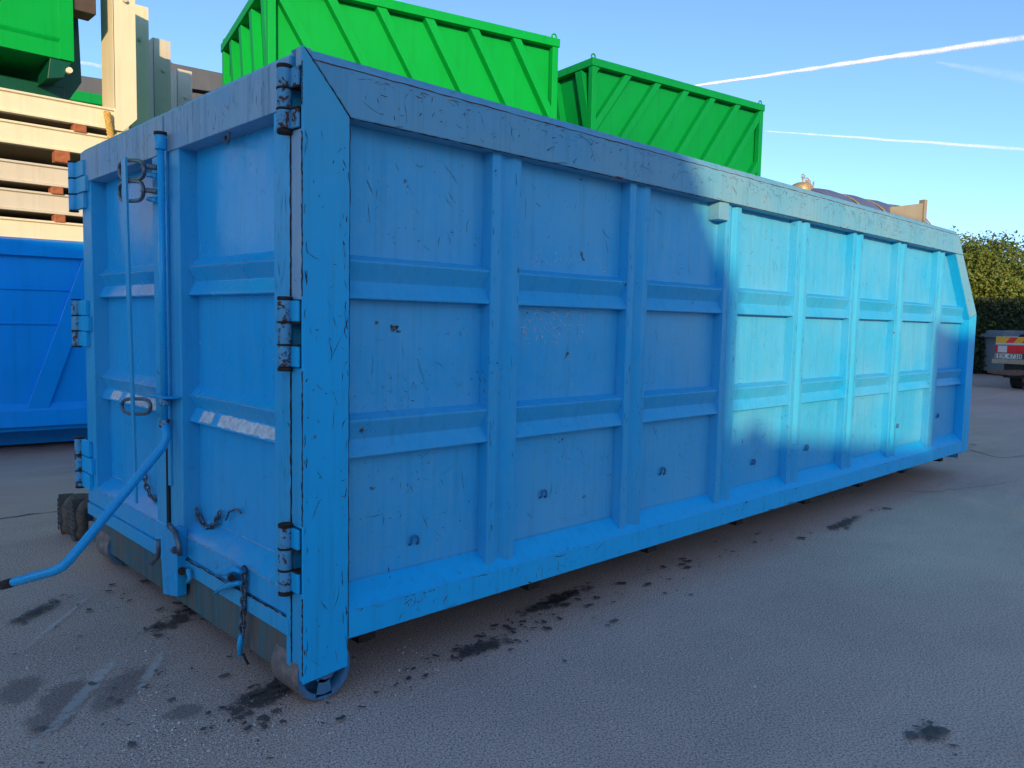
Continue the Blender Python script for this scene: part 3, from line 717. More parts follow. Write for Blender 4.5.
# doors
for (a, b) in ((.22, 1.06), (1.42, 2.32)):
    for j, (z0, z1) in enumerate(((.47, .89), (1.09, 1.46), (1.67, 2.08))):
        marks('paint_scratches', 16, (a, b, z0, z1), PX(.080), (.02, .10), (.0006, .0016), (60, 100, -40), 'flake', 400+j+int(a*10), par=C)
marks('paint_scratches', 110, (.10, 2.45, ZT0+.02, H_-.035), PX(-.006), (.03, .12), (.0008, .002), (85, 95, 60), 'flake', 410, .3)
marks('paint_scratches', 60, (.09, .205, .32, 2.1), PX(0), (.02, .15), (.0007, .002), (88, 92), 'flake', 411, .2)
marks('paint_scratches', 60, (.10, 1.2, .285, .302), PX(-.011), (.02, .09), (.001, .004), (0, 180), 'pale', 412, .1)

# ------------------------------------------------------------------ green open containers behind
def green_box(label, loc, rz, Lx, Wy, Hh, mat, lean, nrib):
    """near corner at origin, long side along +x, facing -y; short side along +y, facing -x"""
    G = empty('green_container', label, 'container', loc, rz, 'green lattice-ribbed containers stacked behind the blue one')
    m = MB().box((.03, .11, .12), (Lx-.03, .116, Hh-.05)); m.build('side_sheet', mat, G)
    MB().box((.11, .12, .12), (.116, Wy-.03, Hh-.05)).build('end_sheet', mat, G)
    MB().box((Lx-.056, .06, .12), (Lx-.05, Wy-.03, Hh-.05)).build('end_sheet', mat, G)
    MB().box((.03, Wy-.056, .12), (Lx-.03, Wy-.05, Hh-.05)).build('side_sheet', mat, G)
    MB().box((.05, .06, .10), (Lx-.05, Wy-.06, .12)).build('floor_plate', mat, G)
    MB().prism([(-.02, Hh-.11), (-.02, Hh), (.08, Hh), (.08, Hh-.11)], X, -.02, Lx+.02).build('rim', mat, G, .006)
    MB().prism([(Wy-.08, Hh-.11), (Wy-.08, Hh), (Wy+.02, Hh), (Wy+.02, Hh-.11)], X, -.02, Lx+.02).build('rim', mat, G, .006)
    for x0 in (-.02, Lx-.08): MB().box((x0+.001, .08, Hh-.109), (x0+.099, Wy-.08, Hh-.001)).build('rim', mat, G, .006)
    MB().box((0, .0, .0), (Lx, .08, .14)).build('bottom_beam', mat, G, .006)
    MB().box((0, Wy-.08, .0), (Lx, Wy, .14)).build('bottom_beam', mat, G, .006)
    MB().box((.001, .08, .001), (.08, Wy-.08, .139)).build('bottom_beam', mat, G, .006)
    for x0 in (-.005, Lx-.085):
        for y0 in (-.005, Wy-.085):
            MB().box((x0, y0, .005), (x0+.09, y0+.09, Hh-.11)).build('corner_post', mat, G, .006)
            pts = [(x0+.045+.035*cos(a), y0+.045, Hh+.035+.035*sin(a)) for a in [2*pi*k/12 for k in range(12)]]
            MB().tube(pts, .011, 6, True).build('lifting_eye', mat, G)
    zt, zb_ = Hh-.112, .142; dx = lean*(zt-zb_)
    w = .125
    # slanting ribs on the long side, clipped to the frame
    def clipped(xt, w, x_lo, x_hi):
        pts = [(xt, zt), (xt+w, zt), (xt+w+dx, zb_), (xt+dx, zb_)]
        for lo in (True, False):
            out = []; lim = x_lo if lo else x_hi
            ins = (lambda p: p[0] >= lim) if lo else (lambda p: p[0] <= lim)
            for i in range(len(pts)):
                p, q = pts[i-1], pts[i]
                if ins(p) != ins(q):
                    t = (lim-p[0])/(q[0]-p[0]); out.append((lim, p[1]+t*(q[1]-p[1])))
                if ins(q): out.append(q)
            pts = out
            if len(pts) < 3: return None
        return pts
    sp = (Lx-.1)/nrib
    for k in range(-5, nrib+6):
        pl = clipped(.02+k*sp, w, .086, Lx-.086)
        if pl: MB().prism(pl, lambda p, t: (p[0], t, p[1]), .001, .1085).build('diagonal_rib', mat, G, .004)
    for k in range(-4, 8):
        pts = None
        save = dx; 
        y0 = .25+k*.62
        dx2 = -abs(lean)*.35*(zt-zb_)
        P = [(y0, zt), (y0+.15, zt), (y0+.15+dx2, zb_), (y0+dx2, zb_)]
        def cl(P, lim, lo):
            out = []; ins = (lambda p: p[0] >= lim) if lo else (lambda p: p[0] <= lim)
            for i in range(len(P)):
                p, q = P[i-1], P[i]
                if ins(p) != ins(q):
                    t = (lim-p[0])/(q[0]-p[0]); out.append((lim, p[1]+t*(q[1]-p[1])))
                if ins(q): out.append(q)
            return out
        P = cl(P, .09, True)
        if len(P) > 2: P = cl(P, Wy-.09, False)
        if len(P) > 2: MB().prism(P, lambda p, t: (t, p[0], p[1]), .001, .1085).build('diagonal_rib', mat, G, .004)
    return G
green_box('bright green container with ribs slanting down to the right, behind the near corner', (2.853, 5.893, 2.60), R(-13.9), 3.80, 2.75, 2.60, M['green'], .62, 6)
green_box('bright green container hidden below the one with right-slanting ribs', (2.86, 5.90, 0), R(-13.9), 3.78, 2.75, 2.57, M['green'], .62, 5)
green_box('deeper green container with ribs slanting down to the left, behind the middle', (7.42, 5.12, 2.60), R(-8.5), 3.85, 2.35, 2.60, M['green2'], -.75, 6)
green_box('deeper green container hidden below the one with left-slanting ribs', (7.48, 5.10, 0), R(-8.5), 3.85, 2.35, 2.57, M['green2'], -.75, 5)

# ------------------------------------------------------------------ blue skip at the left
B = empty('blue_skip', 'bright blue low skip with a slanting brace, standing in shade at the left edge', 'skip', (.22, 6.46, 0), R(-7))
y0s = 0
MB().box((-5.0, .05, .30), (2.6, .062, 2.06)).build('side_sheet', M['skip'], B)
MB().prism([(-.01, 1.97), (-.02, 2.12), (.06, 2.15), (.08, 2.12), (.08, 1.97)], X, -5.0, 2.6).build('top_rail', M['skip'], B, .006)
for z in (1.31, 1.65): MB().prism([(.052, z+.02), (.035, z+.006), (.035, z-.006), (.052, z-.02)], X, -5.0, 2.6).build('crease', M['skip'], B)
MB().prism([(.05, .52), (.0, .45), (-.02, .29), (.06, .27), (.06, .5)], X, -5.0, 2.6).build('bottom_rail', M['skip'], B, .006)
for bx_ in (0.02, -3.2):
    MB().prism([(bx_+.30, .44), (bx_+.49, .44), (bx_+1.02, 1.97), (bx_+.83, 1.97)], lambda p, t: (p[0], t, p[1]), .012, .05).build('diagonal_brace', M['skip'], B, .005)
MB().box((-5.0, 2.25, .25), (2.6, 2.3, 2.12)).build('side_sheet', M['skip'], B)
for x0 in (-5.0, 2.55): MB().box((x0, .08, .25), (x0+.05, 2.25, 2.12)).build('end_sheet', M['skip'], B)
MB().box((-5, .06, .24), (2.6, 2.28, .27)).build('floor_plate', M['skip'], B)
for bx_ in (.55, 1.65): MB().box((-4.8, bx_, .04), (2.5, bx_+.12, .24)).build('skid', M['skip'], B)
for x0 in (-4.6, 2.2): MB().tube([(x0, .5, .1), (x0, .8, .1)], .1, 16).build('roller', M['tread'], B)

# ------------------------------------------------------------------ cream frames stacked on the skip
FH = 0.0
def frame_beams(label, x1, y, z, h=.20, upright=None, legs=0, rz=0, width=1.7, mat='cream', web=.16):
    Fm = empty('flat_rack_frame', label, 'steel frame', (x1, y, z), rz, 'cream steel frames stacked on the blue skip')
    xl = -4.6
    pr = [(0, 0), (0, .022), (.03, .028), (.03, h-.028), (0, h-.022), (0, h), (.09, h), (.09, 0)]
    m = MB(); n_ = len(pr)
    vs = [(xl, p[0], p[1]) for p in pr] + [((-.16*(1-p[1]/h) if upright else 0), p[0], p[1]) for p in pr]
    m.add(vs, [(i, (i+1) % n_, n_+(i+1) % n_, n_+i) for i in range(n_)] + [tuple(range(n_))[::-1], tuple(range(n_, 2*n_))])
    m.build('side_beam', M[mat], Fm, .004)
    MB().box((xl, .091, .01), (-.18, width-.001, h-.012)).build('deck_plate', M['tan'], Fm)
    MB().box((xl, width, 0), (-.21, width+.08, h)).build('side_beam', M[mat], Fm)
    if upright:
        hh = upright; lo = -legs if legs else 0
        pg_ = [(-.245, lo), (-.155, lo), (-.005, lo+.16), (-.005, hh), (-.245, hh)]
        MB().prism(pg_, lambda p, t: (p[0], t, p[1]), -.012, -.001).build('upright', M[mat], Fm, .003)
        MB().prism([(-.012, lo if legs else h), (-.012, hh), (web, hh-.02), (web, lo if legs else h)], lambda p, t: (t, p[0], p[1]), -.246, -.232).build('upright_flange', M[mat], Fm, .003)
        MB().box((-.019, -.001, h), (-.006, .16, hh-.01)).build('upright_flange', M[mat], Fm, .003)
        MB().tube([(-.12, -.014, hh-.42), (-.12, -.011, hh-.42)], .045, 12).build('washer', M[mat], Fm)
        MB().tube([(-.12, -.05, hh-.42), (-.12, -.012, hh-.42)], .024, 8).build('bolt', M['cream_grey_shade'], Fm)
    return Fm
p_end = at(137.5, 134, 9.0)
zA = p_end.z
lev = [(zA+.0, ''), (zA-.31, ''), (zA-.70, ''), (zA-.99, ''), (zA-1.31, '')]
XE, YE = p_end.x, p_end.y
frame_beams('cream steel frame with a tall bolted upright, topmost of the stack on the blue skip', XE, YE, lev[0][0], .235, 1.85, web=.40)
frame_beams('cream steel frame, second from the top of the stack on the blue skip', XE+.1, YE+.01, lev[1][0], .235)
frame_beams('cream steel frame darkened by painted shade, third from the top of the stack on the blue skip', XE+.1, YE+.0, lev[2][0], .22, mat='cream_grey_shade')
frame_beams('cream steel frame darkened by painted shade, fourth from the top of the stack on the blue skip', XE+.1, YE+.02, lev[3][0], .22, mat='cream_grey_shade')
frame_beams('cream steel frame lying lowest on the blue skip', XE+.1, YE+.0, lev[4][0], .24)
frame_beams('cream support rail between the blue skip and the lowest cream frame', XE+.1, YE+.0, 2.13, lev[4][0]-2.16)
def pack(u, v, d, label, w=.13, h=.11, mat='brick'):
    p = at(u, v, d); o = MB()
    o.box((-w/2, -.02, -h/2), (w/2, .12, h/2)); ob = o.build('packing_block', M[mat], None, .01); ob.location = p
    tag(ob, label, 'block', 'packing blocks between the cream frames')
def block_at(px_, zc, h, label, w=.13):
    r = ray(px_, 300); t = (YE-CAMP.y)/r.y; x = CAMP.x + r.x*t
    ob = MB().box((-w/2, -.012, -h/2), (w/2, .12, h/2)).build('packing_block', M['brick'], None, .012); ob.location = (x, YE, zc)
    tag(ob, label, 'block', 'packing blocks between the cream frames')
block_at(84, lev[0][0]-.0455, .085, 'rusty orange packing block under the topmost cream frame')
block_at(66, lev[1][0]-.067, .125, 'rusty orange packing block under the second cream frame from the top', .15)
block_at(60, lev[2][0]-.042, .078, 'rusty orange packing block under the third cream frame from the top', .12)
block_at(62, lev[3][0]-.047, .088, 'rusty orange packing block under the fourth cream frame from the top', .11)
# three further frames behind with shorter-looking uprights
for (u, v, d, lab, mt) in ((148.5, 8, 9.9, 'cream steel frame with a bolted upright, second upright from the left', 'cream'),
                       (170.5, 42, 11.1, 'grey-cream steel frame with a bolted upright, third upright from the left', 'cream_grey_shade'),
                       (192, 72, 12.5, 'grey-cream steel frame with a bolted upright, rightmost and farthest upright', 'cream_grey_shade')):
    p = at(u, v, d); base = lev[0][0]
    frame_beams(lab, p.x, p.y, base, .23, p.z-base, base-(2.15 if d < 10 else .02), mat=mt, web=.45)
# thick yellow rope wrapped round the top beam
ro = MB(); r0 = onz(0, 0, 0)
def on_y(u, v, y):
    r = ray(u, v); return CAMP + r*((y-CAMP.y)/r.y)
q0, q1 = on_y(107, 112, YE-.04), on_y(111.5, 140, YE-.04)
for s_ in (0, pi*.66, pi*1.33):
    pts = []
    for k in range(25):
        t = k/24; p = q0.lerp(q1, t); a = t*18+s_; pts.append(p+Vector((.026*cos(a), .022*sin(a), 0)))
    ro.tube(pts, .016, 6)
M['rope'] = simple('yellow_rope', (.55, .36, .10), .9, 0, .4, 60, .4)
tag(ro.build('rope', M['rope']), 'yellow twisted rope tied round the topmost cream frame beside its upright', 'rope')

# ------------------------------------------------------------------ green skip perched on the stack, upper left
p0 = on_y(74, 62, YE-.12)                      # lower right front corner of its tub
GS = empty('green_skip', 'green skip sitting on top of the cream frames at the upper left', 'skip', (p0.x, p0.y, lev[0][0]+.235), 0)
zt = p0.z-(lev[0][0]+.235)
MB().box((-4.5, 0, zt), (0, .012, zt+1.9)).build('side_sheet', M['green'], GS)
MB().box((-.14, -.012, zt), (0, 0.0, zt+1.9)).build('corner_plate', M['green'], GS, .003)
MB().prism([(-.004, zt+.22), (-.022, zt+.20), (-.004, zt+.17)], X, -4.5, -.14).build('crease', M['green'], GS)
MB().prism([(-.03, zt+1.8), (-.03, zt+1.95), (.05, zt+1.95), (.05, zt+1.8)], X, -4.5, 0).build('rim', M['green'], GS)
MB().box((-4.5, .012, zt), (-.002, 2.2, zt+.012)).build('floor_plate', M['green'], GS)
MB().prism([(0.012, zt+.012), (.15, zt+1.9), (2.2, zt+1.9), (2.2, zt+.012)], lambda p, t: (t, p[0], p[1]), -.015, -.003).build('end_sheet', M['green'], GS)
MB().box((-4.5, 2.19, zt), (0, 2.2, zt+1.9)).build('side_sheet', M['green'], GS)
MB().prism([(.45, 0), (.45, .20), (.50, .22), (.60, .22), (.60, 0)], X, -4.5, .02).build('chassis_beam', M['gdark'], GS, .006)
MB().box((-4.5, .60, .20), (.05, 1.9, .215)).build('chassis_plate', M['gdark'], GS)
MB().box((-4.5, 1.6, .0), (.05, 1.75, .22)).build('chassis_beam', M['gdark'], GS)
MB().prism([(-.12, 0.02), (.03, 0.02), (.20, .30), (.14, zt+1.9), (.0, zt+1.9), (-.0, zt), (-.12, zt)], lambda p, t: (p[0], t, p[1]), .46, .62).build('end_plate', M['gdark'], GS, .006)
MB().prism([(-.25, zt-.22), (-.10, zt-.18), (-.02, zt), (-.22, zt)], lambda p, t: (p[0], t, p[1]), .02, .45).build('gusset', M['gdark'], GS, .004)
MB().tube([(-.05, -.03, zt-.10), (-.05, .04, zt-.10)], .03, 10).build('stud', M['cream'], GS)
bb = on_y(83, 0, YE-.1)
MB().box((bb.x-p0.x-.12, .02, bb.z-GS.location.z-.12), (bb.x-p0.x+.13, .3, bb.z-GS.location.z+.35)).build('bracket_box', M['brown'], GS, .01)

# green and grey skips far behind
def far_skip(name, label, loc, rz, Lx, Wy, Hh, mat):
    S = empty(name, label, 'skip', loc, rz)
    MB().box((0, 0, .15), (Lx, .03, Hh-.1)).build('side_sheet', mat, S)
    MB().box((0, Wy-.03, .15), (Lx, Wy, Hh-.1)).build('side_sheet', mat, S)
    for x0 in (0, Lx-.03): MB().box((x0, .031, .15), (x0+.03, Wy-.031, Hh-.1)).build('end_sheet', mat, S)
    MB().box((0, .03, .15), (Lx, Wy, .18)).build('floor_plate', mat, S)
    MB().box((-.03, -.05, Hh-.20), (Lx+.03, .08, Hh)).build('rim', mat, S, .01)
    MB().box((-.03, Wy-.08, Hh-.20), (Lx+.03, Wy+.05, Hh)).build('rim', mat, S, .01)
    for x0 in (-.029, Lx-.04): MB().box((x0, .08, Hh-.199), (x0+.07, Wy-.08, Hh-.001)).build('rim', mat, S, .01)
    MB().box((0, -.03, Hh-.75), (Lx, 0, Hh-.6)).build('crease', mat, S)
    for k in range(int(Lx/.9)): MB().box((.1+k*.9, -.04, .15), (.2+k*.9, 0, Hh-.76)).build('rib', mat, S)
    MB().box((0, .4, 0), (Lx, .55, .15)).build('skid', mat, S); MB().box((0, Wy-.55, 0), (Lx, Wy-.4, .15)).build('skid', mat, S)
    return S
pg = at(82, 78, 14.5)
far_skip('green_skip', 'dark green skip rim in the gap between the perched green skip and upright', (pg.x-2.6, pg.y+1.2, pg.z-1.9), R(-4), 4.2, 2.2, 1.9, M['green2'])
st = far_skip('grey_skip', 'dark grey skip supporting the green skip behind the cream frames', (pg.x-2.65, pg.y+1.25, 0), R(-4), 4.2, 2.2, pg.z-1.92, M['grey'])
pk = at(216, 73.5, 17)
GK = empty('grey_skip', 'dark grey steel hopper with a curved rim, behind the rightmost cream upright', 'skip', (pk.x, pk.y, 0), R(-14))
zt = pk.z
MB().box((-3.2, .05, 0.0), (1.2, 2.0, zt-.46)).build('hopper_body', M['grey'], GK, .01)
MB().prism([(-1.75, zt-.40), (1.3, zt-.40), (1.3, zt-.02), (-.85, zt+.06), (-1.05, zt+.14), (-1.28, zt+.42), (-1.75, zt+.42)], lambda p, t: (p[0], t, p[1]), -.02, 2.0).build('rim', M['grey'], GK, .01)

# ------------------------------------------------------------------ silo tank far behind, its top over the rail
ta, tb = onz(838, 181, 4.7), onz(930, 203, 4.7)
td = (tb-ta); hdg = math.atan2(td.y, td.x); TL = math.hypot(td.x, td.y)
nrm = Vector((-sin(hdg), cos(hdg), 0))
TK = empty('storage_tank', 'long grey hooped tank lying behind the far end of the blue container', 'tank', (ta.x+nrm.x*.9, ta.y+nrm.y*.9, 0), hdg)
def barrel(x0, x1, r, rb, n_=8, seg=40):
    m = MB(); rings = []
    for i in range(n_+1):
        t = i/n_; rad = r + rb*(math.sin(pi*t)**.7)*1.3 if 0 < t < 1 else r
        rings.append([(x0+(x1-x0)*t, rad*cos(2*pi*k/seg), 4.7-1.2+rad*sin(2*pi*k/seg)) for k in range(seg)])
    vs = [v for r_ in rings for v in r_]
    m.add(vs, [(i*seg+k, i*seg+(k+1) % seg, (i+1)*seg+(k+1) % seg, (i+1)*seg+k) for i in range(n_) for k in range(seg)], True)
    m.add(rings[0], [tuple(range(seg))]); m.add(rings[-1], [tuple(range(seg))]); return m
sec = 4; sl_ = TL/sec
for k in range(sec):
    barrel(k*sl_, (k+1)*sl_, 1.12, .055).build('tank_section', M['tank'], TK)
    pts = [((k+1)*sl_, 1.15*cos(a), 3.5+1.15*sin(a)) for a in [2*pi*j/40 for j in range(40)]]
    MB().tube(pts, .020, 6, True).build('hoop', M['brass'], TK)
for k in (.4, TL-.5): MB().box((k, -.8, 0), (k+.2, .8, 2.5)).build('saddle', M['grey'], TK)
dm = MB(); seg = 20
rr_ = [(.24, 4.55), (.24, 4.68), (.21, 4.73), (.12, 4.77), (.0001, 4.78)]
dm.add([(r*cos(2*pi*k/seg)+.02, r*sin(2*pi*k/seg), z) for r, z in rr_ for k in range(seg)], [(i*seg+k, i*seg+(k+1) % seg, (i+1)*seg+(k+1) % seg, (i+1)*seg+k) for i in range(4) for k in range(seg)], True)
dm.build('hatch_dome', M['brass'], TK)
for (dx_, hh_) in ((.05, .22), (.22, .16), (.30, .12)):
    MB().tube([(dx_, 0, 4.7), (dx_, 0, 4.7+hh_)], .022, 6).build('valve_stem', M['brass'], TK)
    MB().tube([(dx_+.07*cos(a), 0, 4.7+hh_+.05*sin(a)) for a in [2*pi*j/10 for j in range(10)]], .012, 5, True).build('valve_wheel', M['brass'], TK)
MB().tube([(.5, -.0, 4.6), (.5, 0, 4.86)], .02, 6).build('valve_stem', M['brass'], TK)
e0, e1 = at(908, 205, 17.6), at(926, 200, 17.9)
EP = empty('cream_board', 'cream upright board with a post at the right end of the grey tank', 'board', (e0.x, e0.y, 0), math.atan2(e1.y-e0.y, e1.x-e0.x))
ew_ = (Vector((e1.x, e1.y))-Vector((e0.x, e0.y))).length
MB().prism([(-.6, 0), (ew_-.1, 0), (ew_-.1, e1.z-.08), (.0, e0.z-.0), (-.6, e0.z-.1)], lambda p, t: (p[0], t, p[1]), 0, .05).build('board', M['tan'], EP, .006)
MB().box((ew_-.1, -.04, 0), (ew_, .1, e1.z)).build('post', M['tan'], EP, .006)

# ------------------------------------------------------------------ hedge and trees
def leafmat(name, a, b, c3):
    n = NB(name); oi = n.n('ShaderNodeNewGeometry'); v = oi.outputs['Random Per Island']
    c = n.ramp(v, [(0, a), (.5, b), (1, c3)]); c = n.mix(n.math('MULTIPLY', n.ramp(n.noise(n.coord(), .9, 3, .6), [(.35, 0), (.7, 1)]), .5), c, c3)
    n.b.inputs['Subsurface Weight'].default_value = 0
    tr = n.n('ShaderNodeBsdfTranslucent'); n.l(c, tr.inputs[0]); mx = n.n('ShaderNodeMixShader'); mx.inputs[0].default_value = .25
    n.set(c, .5, 0, .4); n.l(n.b.outputs[0], mx.inputs[1]); n.l(tr.outputs[0], mx.inputs[2]); n.l(mx.outputs[0], n.t.nodes['Material Output'].inputs[0]); return n.m
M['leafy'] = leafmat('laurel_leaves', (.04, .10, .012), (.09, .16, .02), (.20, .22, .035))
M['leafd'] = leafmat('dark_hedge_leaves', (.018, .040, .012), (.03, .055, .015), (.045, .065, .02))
M['bark'] = simple('bark', (.06, .045, .035), .95, 0, .4, 12, .5)
def foliage(blobs, n, size, seedv):
    rr = random.Random(seedv); m = MB(); tot = sum(b[3]*b[4]+b[4]*b[5]+b[3]*b[5] for b in blobs)
    for (cx, cy, cz, rx, ry, rz_) in blobs:
        k_ = int(n*(rx*ry+ry*rz_+rx*rz_)/tot)
        for _ in range(k_):
            d = Vector((rr.gauss(0,1), rr.gauss(0,1), rr.gauss(0,1))).normalized(); q = rr.random()**.28
            nz = 1+.28*noise.noise(Vector((cx, cy, cz))+d*2.3)+.14*noise.noise(d*6+Vector((cy, cz, cx)))
            p = Vector((cx+d.x*rx*q*nz, cy+d.y*ry*q*nz, cz+d.z*rz_*q*nz))
            if noise.noise(p*1.9) < -.36: continue
            a = (d+Vector((rr.gauss(0,.6), rr.gauss(0,.6), rr.gauss(0,.6)))).normalized(); t = a.cross(Vector((rr.gauss(0,1), rr.gauss(0,1), rr.gauss(0,1)))).normalized(); b = a.cross(t)
            s = size*rr.uniform(.6, 1.3)
            m.add([p-t*s, p+b*s*.5, p+t*s, p-b*s*.5], [(0,1,2,3)])
    return m
hp = at(990, 250, 27.5)
def tree(label, u, d, top, rx, seedv, grp='trees in the row beyond the yard'):
    p = at(u, 330, d); T = empty('tree', label, 'tree', (p.x, p.y, 0), 0, grp); hh = top
    rr = random.Random(seedv)
    bl = [(0, 0, hh*.54, rx, rx*.8, hh*.44), (rx*.35, 0, hh*.60, rx*.8, rx*.6, hh*.38)] + [(rr.uniform(-rx*.75, rx*.75), rr.uniform(-.8, .8), rr.uniform(hh*.3, hh*.80), rx*.5, rx*.5, hh*.2) for _ in range(9)]
    kind(foliage(bl, 60000, .062, seedv).build_raw('crown', M['leafy'], T), 'stuff')
    m = MB(); m.tube([(0,0,-.05), (.05,.02,hh*.3), (0,.05,hh*.7)], [.16, .12, .05], 8)
    for k in range(5):
        a = rr.uniform(0, 6.28); m.tube([(.03,.02,hh*(.25+.07*k)), (cos(a)*rx*.35, sin(a)*rx*.3, hh*(.4+.08*k)), (cos(a)*rx*.7, sin(a)*rx*.6, hh*(.52+.07*k))], [.07, .045, .015], 6)
    m.build('trunk', M['bark'], T)
tree('broad leafy evergreen directly right of the container end, tall over the clipped hedge', 985, 28.5, 4.95, 2.5, 11)
tree('leafy evergreen at the right edge of the frame, lower than its neighbour', 1052, 29.5, 4.7, 2.4, 12)
tree('leafy evergreen mostly hidden behind the far end of the blue container', 935, 29.0, 4.7, 1.9, 13)
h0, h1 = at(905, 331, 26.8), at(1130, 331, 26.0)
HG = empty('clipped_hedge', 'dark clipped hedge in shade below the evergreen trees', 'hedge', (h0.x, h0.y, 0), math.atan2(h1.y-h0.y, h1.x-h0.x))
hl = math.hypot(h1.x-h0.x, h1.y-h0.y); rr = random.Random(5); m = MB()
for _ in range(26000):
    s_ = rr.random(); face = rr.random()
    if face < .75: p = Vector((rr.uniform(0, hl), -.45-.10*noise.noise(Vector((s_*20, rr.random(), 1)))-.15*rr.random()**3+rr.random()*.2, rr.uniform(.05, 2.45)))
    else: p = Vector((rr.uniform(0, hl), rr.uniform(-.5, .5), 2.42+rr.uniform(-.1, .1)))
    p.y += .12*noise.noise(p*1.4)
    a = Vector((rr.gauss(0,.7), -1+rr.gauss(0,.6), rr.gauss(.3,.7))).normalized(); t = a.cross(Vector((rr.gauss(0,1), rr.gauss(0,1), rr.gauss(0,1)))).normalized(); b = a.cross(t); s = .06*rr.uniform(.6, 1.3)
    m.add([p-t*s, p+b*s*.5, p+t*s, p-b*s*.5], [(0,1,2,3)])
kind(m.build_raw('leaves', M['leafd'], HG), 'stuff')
MB().box((0, -.32, 0), (hl, .4, 2.3)).build('branch_core', M['bark'], HG)
# kerb and verge in front of the hedge
M['concrete'] = simple('kerb_concrete', (.34, .33, .33), .9, 0, .2, 6, .2)
M['soil'] = simple('soil', (.07, .05, .04), .95, 0, .4, 4, .3)
k0, k1 = onz(940, 371.5, 0), onz(1150, 363, 0)
ka = math.atan2(k1.y-k0.y, k1.x-k0.x); kl = math.hypot(k1.x-k0.x, k1.y-k0.y)
KB = kind(MB().box((-10, 0, 0), (kl+10, .30, .24)).build('kerb', M['concrete'], None, .01), 'structure'); KB.location = (k0.x, k0.y, 0); KB.rotation_euler = (0,0,ka)
PV = kind(MB().box((-10, .30, 0), (kl+10, 6, .20)).build('verge', M['soil']), 'structure'); PV.location = (k0.x, k0.y, 0); PV.rotation_euler = (0,0,ka)
# ------------------------------------------------------------------ grey dumpster
M['bin'] = clean('blue_grey_paint', (.26, .28, .30), (.30, .32, .33), .6)
gb = onz(989, 372, 0); DB = empty('dumpster', 'blue-grey steel dumpster with an overhanging lid, beside the truck', 'dumpster', at(1003, 372, 25.2) , R(-42))
DB.location.z = 0
MB().prism([(0, .12), (2.2, .12), (2.3, 1.22), (-.02, 1.22)], lambda p, t: (p[0], t, p[1]), 0, 1.2).build('bin_body', M['bin'], DB, .01)
MB().box((-.16, -.12, 1.22), (2.5, 1.3, 1.34)).build('lid', M['bin'], DB, .02)
MB().prism([(-.05, 1.34), (.02, 1.46), (2.3, 1.46), (2.4, 1.34)], lambda p, t: (p[0], t, p[1]), -.02, 1.2).build('lid_top', M['bin'], DB, .02)
for x0 in (.3, 1.2, 2.0): MB().box((x0, -.03, .15), (x0+.08, 0, 1.2)).build('rib', M['bin'], DB, .004)
for x0 in (.15, 1.95): MB().tube([(x0, .1, .065), (x0, .18, .065)], .065, 12).build('castor', M['dark'], DB)

# ------------------------------------------------------------------ truck at the right edge
M['red'] = simple('red_lamp_plastic', (.95, .02, .03), .3, 0, .1)
M['orange'] = simple('fluorescent_red_stripe', (1.0, .05, .03), .4, 0, .05)
M['yellow'] = simple('fluorescent_yellow_stripe', (1.0, .48, .03), .4, 0, .05)
M['plate'] = simple('number_plate_white', (.72, .72, .62), .4, 0, .05)
M['black'] = simple('black_plastic', (.02, .02, .022), .6)
M['beige'] = simple('beige_bumper', (.42, .34, .24), .6, 0, .25)
M['tyre'] = simple('tyre_rubber', (.018, .018, .02), .85, 0, .2, 30, .3)
M['truckw'] = clean('white_truck_paint', (.60, .60, .60), (.66, .66, .65), .35)
M['glass'] = simple('dark_glass', (.02, .03, .04), .08, 0, .1)
M['lampw'] = simple('clear_lamp_plastic', (.75, .66, .62), .3, 0, .1)
tp = onz(991, 388.5, 0); dT = (tp-CAMP).dot(F_)
TR = empty('dropside_truck', 'small dropside truck seen from behind with red and yellow chevron tailboard', 'truck', (tp.x, tp.y, 0), YAW+R(-45))
# local frame: +x forward (away), -y to the right; rear face at x=0
def tz(v): return max(0, (388.5-v)*dT/FPX)
WT = 2.05
def tbox(a, b, name, mat, bev=.006, par=None): return MB().box(a, b).build(name, M[mat], par or TR, bev)
tbox((.0, -WT, tz(344.6)), (5.4, -.03, tz(344.6)+.05), 'bed_floor', 'truckw')
tbox((.02, -WT, tz(344.5)+.005), (.05, -.03, tz(336.5)), 'tailboard', 'yellow')
tbox((.05, -.06, tz(344.5)+.05), (5.4, -.03, tz(336.5)), 'side_board', 'truckw'); tbox((.05, -WT, tz(344.5)+.05), (5.4, -WT+.03, tz(336.5)), 'side_board', 'truckw')
zc0, zc1 = tz(344.3), tz(337)
k = 0; y = -.04
wst = .17
while y > -WT+.2:
    sh = .13
    MB().prism([(y, zc0), (y-wst, zc0), (y-wst-sh, zc1), (y-sh, zc1)], lambda p, t: (t, p[0], p[1]), .006, .018).build('chevron_stripe', M['orange'] if k % 2 else M['yellow'], TR)
    y -= wst; k += 1
tbox((.0, -WT, tz(352.3)), (.06, -.03, tz(345.0)), 'lamp_panel', 'red')
tbox((-.012, -.29, tz(352)), (0, -.09, tz(345.4)), 'reversing_lamp', 'lampw', .004)
tbox((-.012, -.55, tz(352)), (0, -.30, tz(345.4)), 'tail_lamp', 'red', .004)
tbox((0, -.65, tz(358.2)), (.03, -.02, tz(352.8)), 'plate_board', 'black', .002)
tbox((-.006, -.62, tz(357.9)), (0, -.03, tz(353.0)), 'number_plate', 'plate', .002)
tbox((-.008, -.075, tz(357.8)), (-.0061, -.035, tz(353.1)), 'plate_band', 'bin', 0)
fc = bpy.data.curves.new('plate_text', 'FONT'); fc.body = 'EX 473JE'; fc.size = .145; fc.extrude = .001
